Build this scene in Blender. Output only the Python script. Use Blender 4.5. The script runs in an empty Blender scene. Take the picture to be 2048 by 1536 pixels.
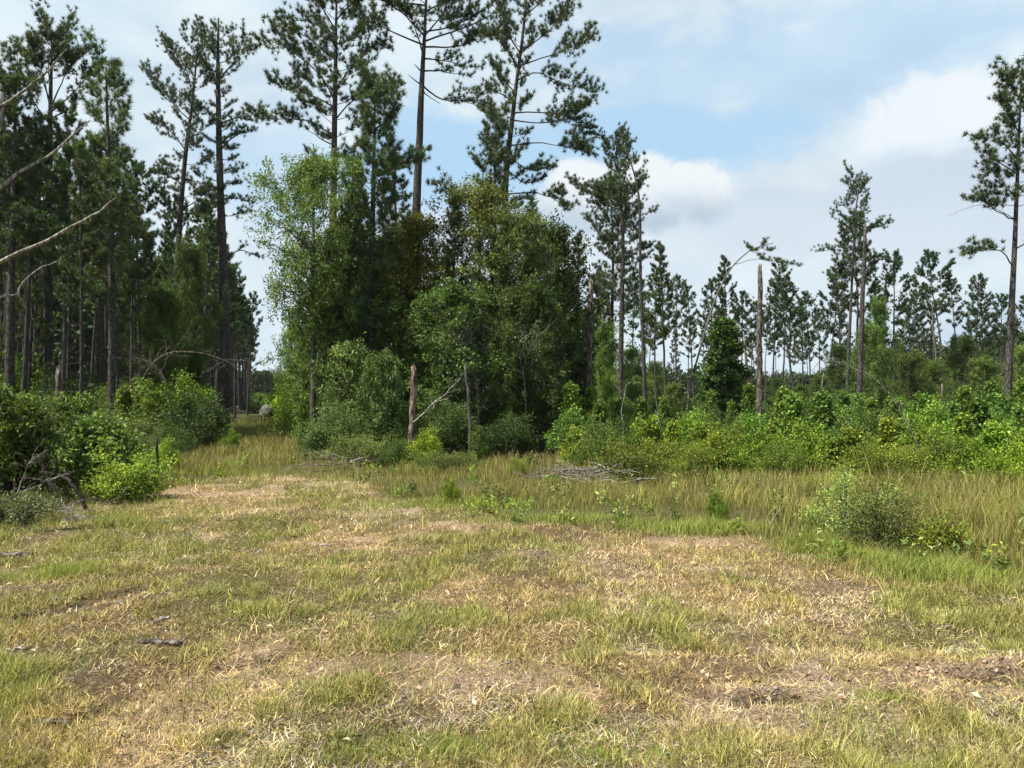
import bpy, math, random
import numpy as np
from mathutils import Vector

# ------------------------------------------------------------------ camera, world, sun, exposure
C = bpy.context.scene
F, HZ, CH = 1500.0, 795.0, 1.65          # focal length and horizon in photo pixels, eye height in metres
PITCH = math.atan((HZ - 768) / F)
cam = bpy.data.cameras.new("camera"); camo = bpy.data.objects.new("camera", cam)
C.collection.objects.link(camo); C.camera = camo
cam.sensor_width = 36; cam.lens = 36 * F / 2048; cam.clip_start = 0.05; cam.clip_end = 3000
camo.location = (0, 0, CH); camo.rotation_euler = (math.radians(90) + PITCH, 0, 0)

SUN_EL, SUN_AZ = math.radians(60), math.radians(-112)   # azimuth from the view direction, clockwise
sl = bpy.data.lights.new("sun", "SUN"); sl.energy = 5.0; sl.angle = math.radians(0.5); sl.color = (1.0, 0.95, 0.86)
so = bpy.data.objects.new("sun", sl); C.collection.objects.link(so)
sd = Vector((math.sin(SUN_AZ) * math.cos(SUN_EL), math.cos(SUN_AZ) * math.cos(SUN_EL), math.sin(SUN_EL)))
so.rotation_euler = sd.to_track_quat('Z', 'Y').to_euler(); so.location = (0, 0, 60)
C.view_settings.view_transform = 'Standard'; C.view_settings.look = 'None'
C.view_settings.exposure = 1.20; C.view_settings.gamma = 1
C.cycles.max_bounces = 6; C.cycles.diffuse_bounces = 3; C.cycles.transmission_bounces = 3; C.cycles.glossy_bounces = 2
C.cycles.transparent_max_bounces = 4; C.cycles.caustics_reflective = False; C.cycles.caustics_refractive = False

def srgb(r, g, b):
    f = lambda c: (c / 255 / 12.92) if c / 255 <= 0.04045 else ((c / 255 + 0.055) / 1.055) ** 2.4
    return (f(r), f(g), f(b), 1)

class NG:
    """small expression builder over a node tree"""
    def __init__(s, nt): s.nt = nt; s.n = nt.nodes; s.l = nt.links
    def new(s, t, **k):
        n = s.n.new(t)
        for a, v in k.items(): setattr(n, a, v)
        return n
    def put(s, sock, v):
        if isinstance(v, bpy.types.NodeSocket): s.l.new(v, sock)
        elif v is not None: sock.default_value = v
    def m(s, op, a, b=None, c=None, clamp=False):
        n = s.new('ShaderNodeMath', operation=op, use_clamp=clamp)
        for i, v in enumerate((a, b, c)): s.put(n.inputs[i], v)
        return n.outputs[0]
    def noise(s, vec, scale, detail=4, rough=.55, dist=0.0):
        n = s.new('ShaderNodeTexNoise'); s.put(n.inputs['Vector'], vec)
        n.inputs['Scale'].default_value = scale; n.inputs['Detail'].default_value = detail
        n.inputs['Roughness'].default_value = rough; n.inputs['Distortion'].default_value = dist
        return n.outputs['Fac']
    def mr(s, v, a, b, c=0.0, d=1.0, smooth=True):
        n = s.new('ShaderNodeMapRange', interpolation_type='SMOOTHSTEP' if smooth else 'LINEAR')
        for i, x in enumerate((v, a, b, c, d)): s.put(n.inputs[i], x)
        return n.outputs[0]
    def mix(s, f, a, b, mode='MIX'):
        n = s.new('ShaderNodeMix', data_type='RGBA', blend_type=mode)
        s.put(n.inputs[0], f); s.put(n.inputs[6], a); s.put(n.inputs[7], b)
        return n.outputs[2]
    def ramp(s, f, stops):
        n = s.new('ShaderNodeValToRGB'); e = n.color_ramp.elements
        while len(e) < len(stops): e.new(0.5)
        for i, (p, c) in enumerate(stops): e[i].position = p; e[i].color = c
        s.put(n.inputs[0], f); return n.outputs[0]

W = bpy.data.worlds.new("World"); C.world = W; W.use_nodes = True
def build_world():
    g = NG(W.node_tree); g.n.clear()
    sky = g.new('ShaderNodeTexSky', sky_type='NISHITA', sun_disc=False)
    sky.sun_elevation = SUN_EL; sky.sun_rotation = SUN_AZ; sky.air_density = 1.0; sky.dust_density = 1.0; sky.ozone_density = 1.0
    tc = g.new('ShaderNodeTexCoord').outputs['Generated']
    sp = g.new('ShaderNodeSeparateXYZ'); g.put(sp.inputs[0], tc)
    az = g.m('ARCTAN2', sp.outputs[0], sp.outputs[1]); el = g.m('ARCSINE', sp.outputs[2])
    cb = g.new('ShaderNodeCombineXYZ'); g.put(cb.inputs[0], az); g.put(cb.inputs[1], g.m('MULTIPLY', el, 1.8)); cb.inputs[2].default_value = 3.3
    P = cb.outputs[0]
    cb2 = g.new('ShaderNodeCombineXYZ'); g.put(cb2.inputs[0], az); g.put(cb2.inputs[1], g.m('MULTIPLY', el, 1.1)); cb2.inputs[2].default_value = 7.1
    nbig = g.noise(P, 3.2, 5, .5, .3); nmid = g.noise(P, 9, 6, .55, .2); npuff = g.noise(cb2.outputs[0], 22, 8, .6, .2)
    def ang(px, py): return math.atan((px - 1024) / F), math.atan((HZ - py) / F * math.cos(math.atan((px - 1024) / F)))
    def blob(px, py, rx, ry, jit=.35, nz=None, soft=(1.15, .55)):
        a0, e0 = ang(px, py)
        u = g.m('DIVIDE', g.m('SUBTRACT', az, a0), rx / F); v = g.m('DIVIDE', g.m('SUBTRACT', el, e0), ry / F)
        r = g.m('SQRT', g.m('ADD', g.m('MULTIPLY', u, u), g.m('MULTIPLY', v, v)))
        r = g.m('ADD', r, g.m('MULTIPLY', g.m('SUBTRACT', nz if nz is not None else nmid, .5), jit * 2))
        return g.mr(r, soft[0], soft[1], 0.0, 1.0)
    # how open (blue) the veil of high cloud is
    blue = blob(930, 330, 330, 120, .8)
    for b in ((1330, 275, 330, 80, .6), (1560, 130, 520, 120, .9), (560, 330, 220, 120, .8)):
        f = blob(*b); k = {1330: 1.0, 1560: .55, 560: .45}[b[0]]
        blue = g.m('MAXIMUM', blue, g.m('MULTIPLY', f, k))
    gen = g.mr(nbig, .50, .72, 0, .55)       # openings elsewhere in the sky
    blue = g.m('MAXIMUM', blue, g.m('MULTIPLY', gen, .45))
    veil = g.m('SUBTRACT', 1.0, blue, clamp=True)
    veil = g.m('MULTIPLY', veil, g.mr(nmid, .2, .6, .82, 1.0))
    skyc = g.mix(0.8, sky.outputs[0], (4.6, 6.9, 9.0, 1))
    veilc = g.ramp(g.m('ADD', g.m('MULTIPLY', nbig, .6), g.m('MULTIPLY', nmid, .4)),
                   [(.35, srgb(192, 210, 228)), (.52, srgb(217, 232, 241)), (.66, srgb(238, 246, 249))])
    # grey undersides and the bright cumulus
    bg = g.new('ShaderNodeBackground'); g.put(bg.inputs[0], skyc); bg.inputs[1].default_value = 0.05
    bv = g.new('ShaderNodeBackground'); bv.inputs[1].default_value = 0.455
    puffs = [(1300, 395, 165, 68), (1395, 385, 95, 62), (1180, 400, 130, 72), (1290, 345, 70, 40), (1370, 350, 48, 30), (1160, 350, 60, 34)]
    cum = None
    for b in puffs:
        f = blob(*b, .55, npuff, (1.15, .62)); cum = f if cum is None else g.m('MAXIMUM', cum, f)
    bank = blob(1850, 400, 520, 125, .6, nmid, (1.2, .5))
    puff2 = blob(1880, 215, 135, 80, .5, npuff, (1.15, .6))
    low = blob(1250, 520, 900, 120, .6, nmid, (1.3, .5))
    e1 = ang(1300, 300)[1]; e2 = ang(1300, 450)[1]
    cshade = g.mr(g.m('ADD', el, g.m('MULTIPLY', g.m('SUBTRACT', npuff, .5), .05)), e2, ang(1300, 360)[1], 0, 1)
    cumc = g.mix(cshade, srgb(180, 198, 215), srgb(240, 245, 248))
    bankshade = g.mr(g.m('ADD', el, g.m('MULTIPLY', g.m('SUBTRACT', nmid, .5), .10)), ang(1850, 400)[1], ang(1850, 230)[1], 0, 1)
    bankc = g.mix(bankshade, srgb(192, 205, 224), srgb(222, 232, 240))
    col = g.mix(g.m('MULTIPLY', bank, .8), veilc, bankc)
    col = g.mix(g.m('MULTIPLY', puff2, .85), col, srgb(243, 247, 250))
    col = g.mix(g.m('MULTIPLY', low, .55), col, srgb(226, 236, 243))
    col = g.mix(g.m('MULTIPLY', cum, .88), col, cumc)
    g.put(bv.inputs[0], col)
    veil = g.m('MAXIMUM', veil, g.m('MULTIPLY', bank, .92)); veil = g.m('MAXIMUM', veil, g.m('MULTIPLY', low, .95))
    veil = g.m('MAXIMUM', veil, g.m('MULTIPLY', puff2, .9)); veil = g.m('MAXIMUM', veil, cum)
    # nothing but sky light below the horizon
    ms = g.new('ShaderNodeMixShader'); g.put(ms.inputs[0], veil); g.put(ms.inputs[1], bg.outputs[0]); g.put(ms.inputs[2], bv.outputs[0])
    o = g.new('ShaderNodeOutputWorld'); g.put(o.inputs[0], ms.outputs[0])
build_world()

# ------------------------------------------------------------------ helpers
R = np.random.default_rng(11)
def rs(seed): global R; R = np.random.default_rng(seed)
cp, spt = math.cos(PITCH), math.sin(PITCH)
def PX(px, py, d):
    """world point seen at photo pixel (px, py) at distance y = d"""
    a = (px - 1024) / F; b = (768 - py) / F
    y = cp - b * spt; z = spt + b * cp
    return np.array([a * d / y, d, CH + z * d / y])
def proj(p):
    y = p[1] * cp + (p[2] - CH) * spt; z = -p[1] * spt + (p[2] - CH) * cp
    return 1024 + F * p[0] / y, 768 - F * z / y
def XY(px, d): return (px - 1024) / F * d
def nrm(v): return v / (np.linalg.norm(v, axis=-1, keepdims=True) + 1e-9)

def vn(x, y, seed=0):
    xi = np.floor(x).astype(np.int64); yi = np.floor(y).astype(np.int64); fx = x - xi; fy = y - yi
    fx = fx * fx * (3 - 2 * fx); fy = fy * fy * (3 - 2 * fy)
    def h(a, b):
        v = (a * 374761393 + b * 668265263 + seed * 974634777) & 0xffffffff
        v = ((v ^ (v >> 13)) * 1274126177) & 0xffffffff
        return ((v ^ (v >> 16)) & 0xffff) / 65535.0
    return (h(xi, yi) * (1 - fx) + h(xi + 1, yi) * fx) * (1 - fy) + (h(xi, yi + 1) * (1 - fx) + h(xi + 1, yi + 1) * fx) * fy
def fbm(x, y, s, seed=0, o=4):
    t = 0; a = .5; n = 0
    for k in range(o): t = t + a * vn(x / s, y / s, seed + k * 7); n += a; a *= .5; s *= .5
    return t / n

def mesh_np(name, V, T, col=None, smooth=False):
    """mesh from an (N,3) vertex array and a (M,k) face array"""
    m = bpy.data.meshes.new(name); V = np.ascontiguousarray(V, dtype=np.float32); T = np.ascontiguousarray(T, dtype=np.int32)
    k = T.shape[1]
    m.vertices.add(len(V)); m.vertices.foreach_set('co', V.ravel())
    m.loops.add(T.size); m.loops.foreach_set('vertex_index', T.ravel())
    m.polygons.add(len(T)); m.polygons.foreach_set('loop_start', np.arange(0, T.size, k, dtype=np.int32))
    if smooth: m.polygons.foreach_set('use_smooth', np.ones(len(T), dtype=bool))
    if col is not None:
        a = m.color_attributes.new('Col', 'FLOAT_COLOR', 'POINT')
        c = np.ones((len(V), 4), dtype=np.float32); c[:, :3] = col; a.data.foreach_set('color', c.ravel())
    m.update(calc_edges=True)
    return m

def link(name, me, mat=None, parent=None, loc=None):
    if mat is not None and len(me.materials) == 0: me.materials.append(mat)
    o = bpy.data.objects.new(name, me); C.collection.objects.link(o)
    if parent is not None: o.parent = parent
    if loc is not None: o.location = loc
    return o
def tag(o, label=None, cat=None, group=None, kind=None):
    for k, v in (('label', label), ('category', cat), ('group', group), ('kind', kind)):
        if v: o[k] = v
    return o
def empty(name, loc, rz=0, sc=1):
    o = bpy.data.objects.new(name, None); C.collection.objects.link(o); o.location = loc; o.rotation_euler = (0, 0, rz)
    o.scale = (sc, sc, sc) if not hasattr(sc, '__len__') else sc
    o.empty_display_size = .2
    return o

def curve_pts(P, n):
    """resample a polyline as a smooth Catmull-Rom curve"""
    P = np.asarray(P, float)
    if len(P) == 2: t = np.linspace(0, 1, n)[:, None]; return P[0] * (1 - t) + P[1] * t
    Q = np.vstack([2 * P[0] - P[1], P, 2 * P[-1] - P[-2]]); L = len(P) - 1
    u = np.linspace(0, L - 1e-6, n); i = u.astype(int); t = (u - i)[:, None]
    a, b, c, d = Q[i], Q[i + 1], Q[i + 2], Q[i + 3]
    return .5 * ((2 * b) + (-a + c) * t + (2 * a - 5 * b + 4 * c - d) * t * t + (-a + 3 * b - 3 * c + d) * t ** 3)

class Tubes:
    def __init__(s): s.V = []; s.T = []; s.n = 0
    def add(s, P, r, k=5, rough=0.0):
        P = np.asarray(P, float); N = len(P); r = np.broadcast_to(np.asarray(r, float), (N,)).copy()
        D = np.gradient(P, axis=0); D = nrm(D)
        ref = np.array([1.0, 0.3, 0.1]) if abs(D[:, 2]).mean() > .6 else np.array([0.05, 0.1, 1.0])
        U = nrm(np.cross(D, ref)); Wv = np.cross(D, U)
        a = np.arange(k) * 2 * math.pi / k
        rr = r[:, None] * (1 + (R.random((N, k)) - .5) * rough)
        V = P[:, None, :] + rr[:, :, None] * (np.cos(a)[None, :, None] * U[:, None, :] + np.sin(a)[None, :, None] * Wv[:, None, :])
        s.V.append(V.reshape(-1, 3))
        i = np.arange(N - 1)[:, None] * k; j = np.arange(k)[None, :]; j2 = (j + 1) % k
        Q = np.stack([i + j, i + j2, i + k + j2, i + k + j], -1).reshape(-1, 4) + s.n
        s.T.append(Q); s.n += N * k
        if r[-1] > .012:                      # closed top
            s.V.append((P[-1] + D[-1] * r[-1] * .3)[None]); c = s.n; s.n += 1; b = c - k
            for q in range(0, k): s.T.append(np.array([[b + q, b + (q + 1) % k, c, c]]))
    def join(s, o):
        s.V += o.V; s.T += [t + s.n for t in o.T]; s.n += o.n; return s
    def mesh(s, name):
        T = np.vstack(s.T); tri = T[:, 2] == T[:, 3]
        if tri.any():                         # degenerate caps as quads are split to true triangles
            A = T[~tri]; A = np.vstack([A[:, [0, 1, 2]], A[:, [0, 2, 3]]]); T = np.vstack([A, T[tri][:, :3]])
        return mesh_np(name, np.vstack(s.V), T, smooth=True)

def needles(P, D, n, L, w, col, spread=.72):
    """tufts of needles at P pointing along D"""
    N = len(P); P = np.repeat(P, n, 0); D0 = np.repeat(D, n, 0)
    d = nrm(D0 * .75 + R.normal(0, spread, (N * n, 3))); d[:, 2] += .10; d = nrm(d)
    base = P + D0 * (R.random((N * n, 1)) - .6) * .07
    l = L * (.7 + .5 * R.random((N * n, 1))); side = nrm(np.cross(d, R.normal(0, 1, (N * n, 3)))) * w * .5
    V = np.stack([base - side, base + side, base + d * l], 1).reshape(-1, 3)
    c = col(N); c = np.repeat(c, n, 0) * (.8 + .4 * R.random((N * n, 1))); c = np.repeat(c, 3, 0)
    return V, np.arange(N * n * 3).reshape(-1, 3), c
def leaves(P, D, L, asp, c, up=.5, fold=.18):
    N = len(P); D = nrm(D); nn = nrm(R.normal(0, 1, (N, 3)) + np.array([0, 0, up * 2.2])); S = nrm(np.cross(D, nn)); nn = np.cross(S, D)
    l = (L * 1.22 * (.65 + .7 * R.random((N, 1)))); w = l * asp * .5
    V = np.stack([P, P + D * l * .45 + S * w + nn * l * fold, P + D * l, P + D * l * .45 - S * w + nn * l * fold], 1).reshape(-1, 3)
    b = np.arange(N)[:, None] * 4
    T = np.concatenate([b + [0, 1, 2], b + [0, 2, 3]], 1).reshape(-1, 3)
    return V, T, np.repeat(c, 4, 0)
def palette(cols, wts=None, var=.22):
    cols = np.array(cols, float)
    def f(n):
        i = R.choice(len(cols), n, p=wts); return cols[i] * (1 + R.normal(0, var, (n, 1))).clip(.4, 1.7)
    return f

# ------------------------------------------------------------------ materials
def mat(name, rough=.8, spec=.3):
    m = bpy.data.materials.new(name); m.use_nodes = True; g = NG(m.node_tree)
    b = g.n['Principled BSDF']; b.inputs['Roughness'].default_value = rough; b.inputs['Specular IOR Level'].default_value = spec
    return m, g, b
def leaf_mat(name, trans=.35, rough=.55, spec=.35, tmul=(1.35, 1.35, .5, 1), hue=.012):
    m, g, b = mat(name, rough, spec)
    at = g.new('ShaderNodeAttribute', attribute_name='Col').outputs['Color']
    oi = g.new('ShaderNodeObjectInfo')
    c = g.mix(1.0, at, oi.outputs['Color'], 'MULTIPLY')
    hs = g.new('ShaderNodeHueSaturation'); g.put(hs.inputs['Hue'], g.mr(oi.outputs['Random'], 0, 1, .5 - hue, .5 + hue, False))
    g.put(hs.inputs['Value'], g.mr(g.m('FRACT', g.m('MULTIPLY', oi.outputs['Random'], 7.3)), 0, 1, .82, 1.18, False)); g.put(hs.inputs['Color'], c); c = hs.outputs[0]
    g.put(b.inputs['Base Color'], c)
    t = g.new('ShaderNodeBsdfTranslucent'); g.put(t.inputs[0], g.mix(1.0, c, tmul, 'MULTIPLY'))
    ms = g.new('ShaderNodeMixShader'); ms.inputs[0].default_value = trans
    g.put(ms.inputs[1], b.outputs[0]); g.put(ms.inputs[2], t.outputs[0]); g.put(g.n['Material Output'].inputs[0], ms.outputs[0])
    return m
M = {}
M['needle'] = leaf_mat('pine_needles', .22, .5, .35)
M['leaf'] = leaf_mat('broad_leaves', .26, .6, .22)
M['grass'] = leaf_mat('grass_blades', .2, .6, .25, hue=0)
M['straw'] = leaf_mat('dry_straw', .15, .7, .2, (1, .9, .7, 1), hue=0)
def bark(name, c1, c2, c3, scale=14, plates=True, bump=.5):
    m, g, b = mat(name, .9, .15)
    tc = g.new('ShaderNodeTexCoord').outputs['Object']
    mp = g.new('ShaderNodeMapping'); g.put(mp.inputs[0], tc); mp.inputs['Scale'].default_value = (1, 1, .28)
    v = mp.outputs[0]; n1 = g.noise(v, scale, 5, .6); n2 = g.noise(tc, 1.1, 3, .5)
    vo = g.new('ShaderNodeTexVoronoi', feature='DISTANCE_TO_EDGE'); g.put(vo.inputs['Vector'], v); vo.inputs['Scale'].default_value = scale * .9
    e = g.mr(vo.outputs[0], .0, .16, 0, 1) if plates else g.mr(n1, .35, .6, 0, 1)
    c = g.mix(g.mr(n1, .3, .7), c1, c2); c = g.mix(g.mr(n2, .45, .7, 0, .6), c, c3)
    c = g.mix(g.m('SUBTRACT', 1.0, e), c, (c1[0] * .45, c1[1] * .42, c1[2] * .4, 1)); g.put(b.inputs['Base Color'], c)
    bp = g.new('ShaderNodeBump'); bp.inputs['Strength'].default_value = bump; bp.inputs['Distance'].default_value = .03
    g.put(bp.inputs['Height'], g.m('ADD', e, n1)); g.put(b.inputs['Normal'], bp.outputs[0])
    return m
M['bark'] = bark('pine_bark', (.046, .041, .037, 1), (.098, .088, .080, 1), (.085, .082, .08, 1))
M['limb'] = bark('limb_bark', (.05, .04, .035, 1), (.10, .085, .075, 1), (.09, .08, .075, 1), 22, False)
M['hwbark'] = bark('smooth_grey_bark', (.06, .052, .045, 1), (.12, .11, .095, 1), (.10, .10, .08, 1), 18, False, .3)
M['snag'] = bark('weathered_snag_wood', (.08, .066, .056, 1), (.18, .15, .125, 1), (.13, .115, .10, 1), 15, False, .8)
M['ochre'] = bark('bare_ochre_wood', (.10, .074, .054, 1), (.25, .19, .14, 1), (.18, .15, .125, 1), 13, False, .7)
M['dead'] = bark('bleached_dead_wood', (.17, .158, .14, 1), (.33, .31, .28, 1), (.21, .195, .175, 1), 26, False, .4)
M['deadbark'] = bark('grey_branch_bark', (.10, .085, .07, 1), (.23, .195, .165, 1), (.16, .14, .12, 1), 30, False, .5)
M['black'] = bark('charred_wet_wood_and_shade', (.022, .018, .016, 1), (.05, .04, .035, 1), (.035, .03, .03, 1), 20, False, .6)

# ------------------------------------------------------------------ ground
MX = [-60, -9, -7.3, -6.6, -6.0, -5.6, -3.2, -2.1, -.16, .5, 2.75, 3.3, 4.5, 8, 60]
MY = [8.0, 8.6, 9.3, 11.5, 14.5, 16, 15, 12, 9.9, 9.3, 8.7, 7.4, 6.6, 5.6, 5.0]
def mown_limit(x, y=None): return np.interp(x, MX, MY) + (fbm(x, x * 0 + 3, 1.3, 5, 3) - .5) * 1.0
def lane_off(x, y): return x + .315 * y
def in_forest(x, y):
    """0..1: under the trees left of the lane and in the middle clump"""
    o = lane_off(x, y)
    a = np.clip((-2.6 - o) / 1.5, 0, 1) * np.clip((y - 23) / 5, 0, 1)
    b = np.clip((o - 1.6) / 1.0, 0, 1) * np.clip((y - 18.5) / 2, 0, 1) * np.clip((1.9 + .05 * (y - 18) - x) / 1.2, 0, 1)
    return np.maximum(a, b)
def clods(x, y):
    """0..1 where dried mud is churned up"""
    g = np.exp(-((x - 3.2 - (y - 4.6) * .2) / 1.6) ** 2 - ((y - 4.65 - (x - 3) * .02) / .22) ** 2)
    g = np.maximum(g, .8 * np.exp(-((x - 1.2) / .45) ** 2 - ((y - 4.2) / .10) ** 2))
    g = np.maximum(g, .7 * np.exp(-((x - .24) / .3) ** 2 - ((y - 7.8) / .16) ** 2))
    g = np.maximum(g, .7 * np.exp(-((x - 1.15) / .4) ** 2 - ((y - 3.4) / .14) ** 2))
    g = np.maximum(g, .6 * np.exp(-((x + 2.6) / .5) ** 2 - ((y - 12.9) / .3) ** 2))
    return g
def gp(px, py): d = CH * F / (py - HZ); return XY(px, d), d
RUTS = [[gp(*q) for q in l] for l in ([(150, 1432), (300, 1382), (420, 1352), (520, 1330), (640, 1285)], [(1230, 1352), (1400, 1376), (1480, 1397), (1560, 1392)], [(1760, 1325), (1900, 1337), (2060, 1348)],
        [(1030, 1118), (1082, 1112)], [(40, 1240), (200, 1192), (350, 1158)], [(380, 1172), (470, 1192), (520, 1215)], [(560, 1170), (700, 1215), (760, 1240)], [(1230, 1140), (1330, 1148)], [(820, 1430), (900, 1462), (960, 1520)], [(380, 1050), (520, 1060), (600, 1078)], [(1600, 1235), (1760, 1262), (1900, 1300)])]
def ruts(x, y):
    """0..1 along broken cracks and wheel edges"""
    x = x + (fbm(x, y, .35, 201, 2) - .5) * .16; yy = y + (fbm(x, y, .3, 205, 2) - .5) * .16; out = np.zeros_like(x, dtype=float)
    for l in RUTS:
        for (ax, ay), (bx, by) in zip(l[:-1], l[1:]):
            t = np.clip(((x - ax) * (bx - ax) + (yy - ay) * (by - ay)) / ((bx - ax) ** 2 + (by - ay) ** 2), 0, 1)
            dd = np.hypot(x - ax - t * (bx - ax), yy - ay - t * (by - ay)); out = np.maximum(out, np.exp(-(dd / .07) ** 2))
    return out * np.clip((fbm(x, y, .25, 207, 2) - .32) / .2, 0, 1)
def ground_z(x, y):
    near = np.exp(-(np.maximum(y, 0) / 22) ** 2)
    z = (fbm(x, y, 2.4, 21, 3) - .5) * .16 + (fbm(x, y, .5, 31, 3) - .5) * .075 * near
    z = z + clods(x, y) * (fbm(x, y, .16, 41, 3) - .25) * .14
    z = z - .05 * np.exp(-((y - 4.9 - .10 * x) / .22) ** 2) * np.clip(x + 1, 0, 1)
    z = z - ruts(x, y) * .07 + np.clip(y - 2, 0, 1) * (fbm(x, y, .2, 35, 2) - .5) * .04 * near
    return z
def fields(x, y):
    """patch fields of the sward: green, straw, bare"""
    a = fbm(x, y * .8, 1.1, 51, 4); b = fbm(x + 9, y * .8, 1.5, 61, 4); c = fbm(x, y, .9, 71, 3)
    green = np.clip((a - .36) / .17, 0, 1); straw = np.clip((b - .44) / .16, 0, 1)
    bare = .8 * np.clip((c - .60) / .08, 0, 1) * np.clip((b - .42) / .1, 0, 1)
    bare = np.maximum(bare, clods(x, y))
    bare = np.maximum(bare, .8 * np.exp(-((x - 2.9) / 1.2) ** 2 - ((y - 4.35) / .22) ** 2))
    bare = np.maximum(bare, .7 * np.clip((fbm(x, y, 1.1, 77, 3) - .46) / .12, 0, 1) * np.clip((y - 11) / 1.5, 0, 1) * np.clip((15.5 - y) / 1, 0, 1) * (x < -1.5))
    bare = np.maximum(bare, .9 * ruts(x, y))
    return green, straw, bare

def axis(dense0, dense1, step, far0, far1, gr):
    a = list(np.arange(dense0, dense1, step)); s = step; v = dense0; lo = []
    while v > far0: s *= gr; v -= s; lo.append(v)
    s = step; v = a[-1]; hi = []
    while v < far1: s *= gr; v += s; hi.append(v)
    return np.array(lo[::-1] + a + hi)
xs = axis(-7, 7, .045, -900, 900, 1.10); ys = axis(2.0, 13, .045, -60, 1300, 1.08)
gx, gy = np.meshgrid(xs, ys); gz = ground_z(gx, gy)
gr_, st_, ba_ = fields(gx, gy)
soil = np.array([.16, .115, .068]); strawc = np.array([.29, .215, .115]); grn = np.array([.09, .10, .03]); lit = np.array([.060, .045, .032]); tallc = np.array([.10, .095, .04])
c = soil * .8 + np.zeros(gx.shape + (3,)); c = c * (1 - st_[..., None] * .6) + strawc * st_[..., None] * .6
c = c * (1 - gr_[..., None] * .6) + grn * gr_[..., None] * .6
c = c * (1 - ba_[..., None]) + np.array([.40, .30, .225]) * ba_[..., None]
rt = ruts(gx, gy)[..., None]; c = c * (1 - .78 * rt)
tl = np.clip((gy - mown_limit(gx)) / .8, 0, 1)[..., None]; far_ = np.clip((gy - 26) / 10, 0, 1)[..., None]; c = c * (1 - tl) + (tallc * (1 - far_) + np.array([.05, .065, .02]) * far_) * tl
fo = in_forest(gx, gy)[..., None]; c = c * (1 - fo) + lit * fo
nx, ny = len(xs), len(ys); ii = (np.arange(ny - 1)[:, None] * nx + np.arange(nx - 1)[None, :]).ravel()
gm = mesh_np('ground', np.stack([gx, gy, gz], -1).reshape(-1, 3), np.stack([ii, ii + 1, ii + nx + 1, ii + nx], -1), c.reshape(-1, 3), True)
m, g, b = mat('field_soil', .95, .1)
at = g.new('ShaderNodeAttribute', attribute_name='Col').outputs['Color']; tc = g.new('ShaderNodeTexCoord').outputs['Object']
n1 = g.noise(tc, 55, 5, .7); n2 = g.noise(tc, 9, 4, .6)
n3 = g.noise(tc, 24, 6, .75, 1.5); cc = g.mix(g.mr(n1, .32, .68, 0, 1), (.42, .40, .38, 1), (1.45, 1.4, 1.25, 1)); cc = g.mix(1.0, at, cc, 'MULTIPLY'); cc = g.mix(g.mr(n3, .50, .62, 0, .75), cc, g.mix(1.0, at, (.38, .36, .32, 1), 'MULTIPLY'))
cc = g.mix(g.mr(n2, .52, .7, 0, .5), cc, (.10, .075, .05, 1)); g.put(b.inputs['Base Color'], cc)
bp = g.new('ShaderNodeBump'); bp.inputs['Distance'].default_value = .035; bp.inputs['Strength'].default_value = 1.0; g.put(bp.inputs['Height'], g.m('ADD', n1, n3)); g.put(b.inputs['Normal'], bp.outputs[0])
tag(link('ground', gm, m), kind='structure')

# ------------------------------------------------------------------ grasses
GR, BG = np.array([.215, .21, .055]), np.array([.215, .275, .05])
SW, DB, GO = np.array([.53, .405, .19]), np.array([.25, .16, .085]), np.array([.34, .29, .08])
GREY = np.array([.40, .36, .29])
def blades(x, y, h, w, az, lean, c0, c1, curl=.35):
    """bent blades: a quad and a tip triangle each"""
    N = len(x); z = ground_z(x, y) - .004
    d = np.stack([np.cos(az), np.sin(az), 0 * az], -1); so_ = az + R.uniform(-1.25, 1.25, N); s = np.stack([-np.sin(so_), np.cos(so_), 0 * az], -1) * (w * .5)[:, None]
    up = np.array([0, 0, 1.0]); P = np.stack([x, y, z], -1)
    l0 = np.cos(lean)[:, None]; l1 = np.sin(lean)[:, None]; H = h[:, None]
    m1 = P + (up * l0 + d * l1) * H * .5
    le2 = np.clip(lean + curl, 0, 1.9); m2 = m1 + (up * np.cos(le2)[:, None] + d * np.sin(le2)[:, None]) * H * .5
    m2[:, 2] = np.maximum(m2[:, 2], z + .004)
    V = np.stack([P - s, P + s, m1 + s * .8, m1 - s * .8, m2], 1).reshape(-1, 3)
    b = np.arange(N)[:, None] * 5
    T = np.concatenate([b + [0, 1, 2], b + [0, 2, 3], b + [3, 2, 4]], 1).reshape(-1, 3)
    cm = (c0 + c1) / 2; Cc = np.stack([c0, c0, cm, cm, c1], 1).reshape(-1, 3)
    return V, T, Cc
def sample(n, d0, d1, side=.80, p=1.0):
    u = R.random(n)
    d = d0 * (d1 / d0) ** u if p == 1 else d0 + (d1 - d0) * u ** p
    return (R.random(n) * 2 - 1) * (side * d + .6), d
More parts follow.
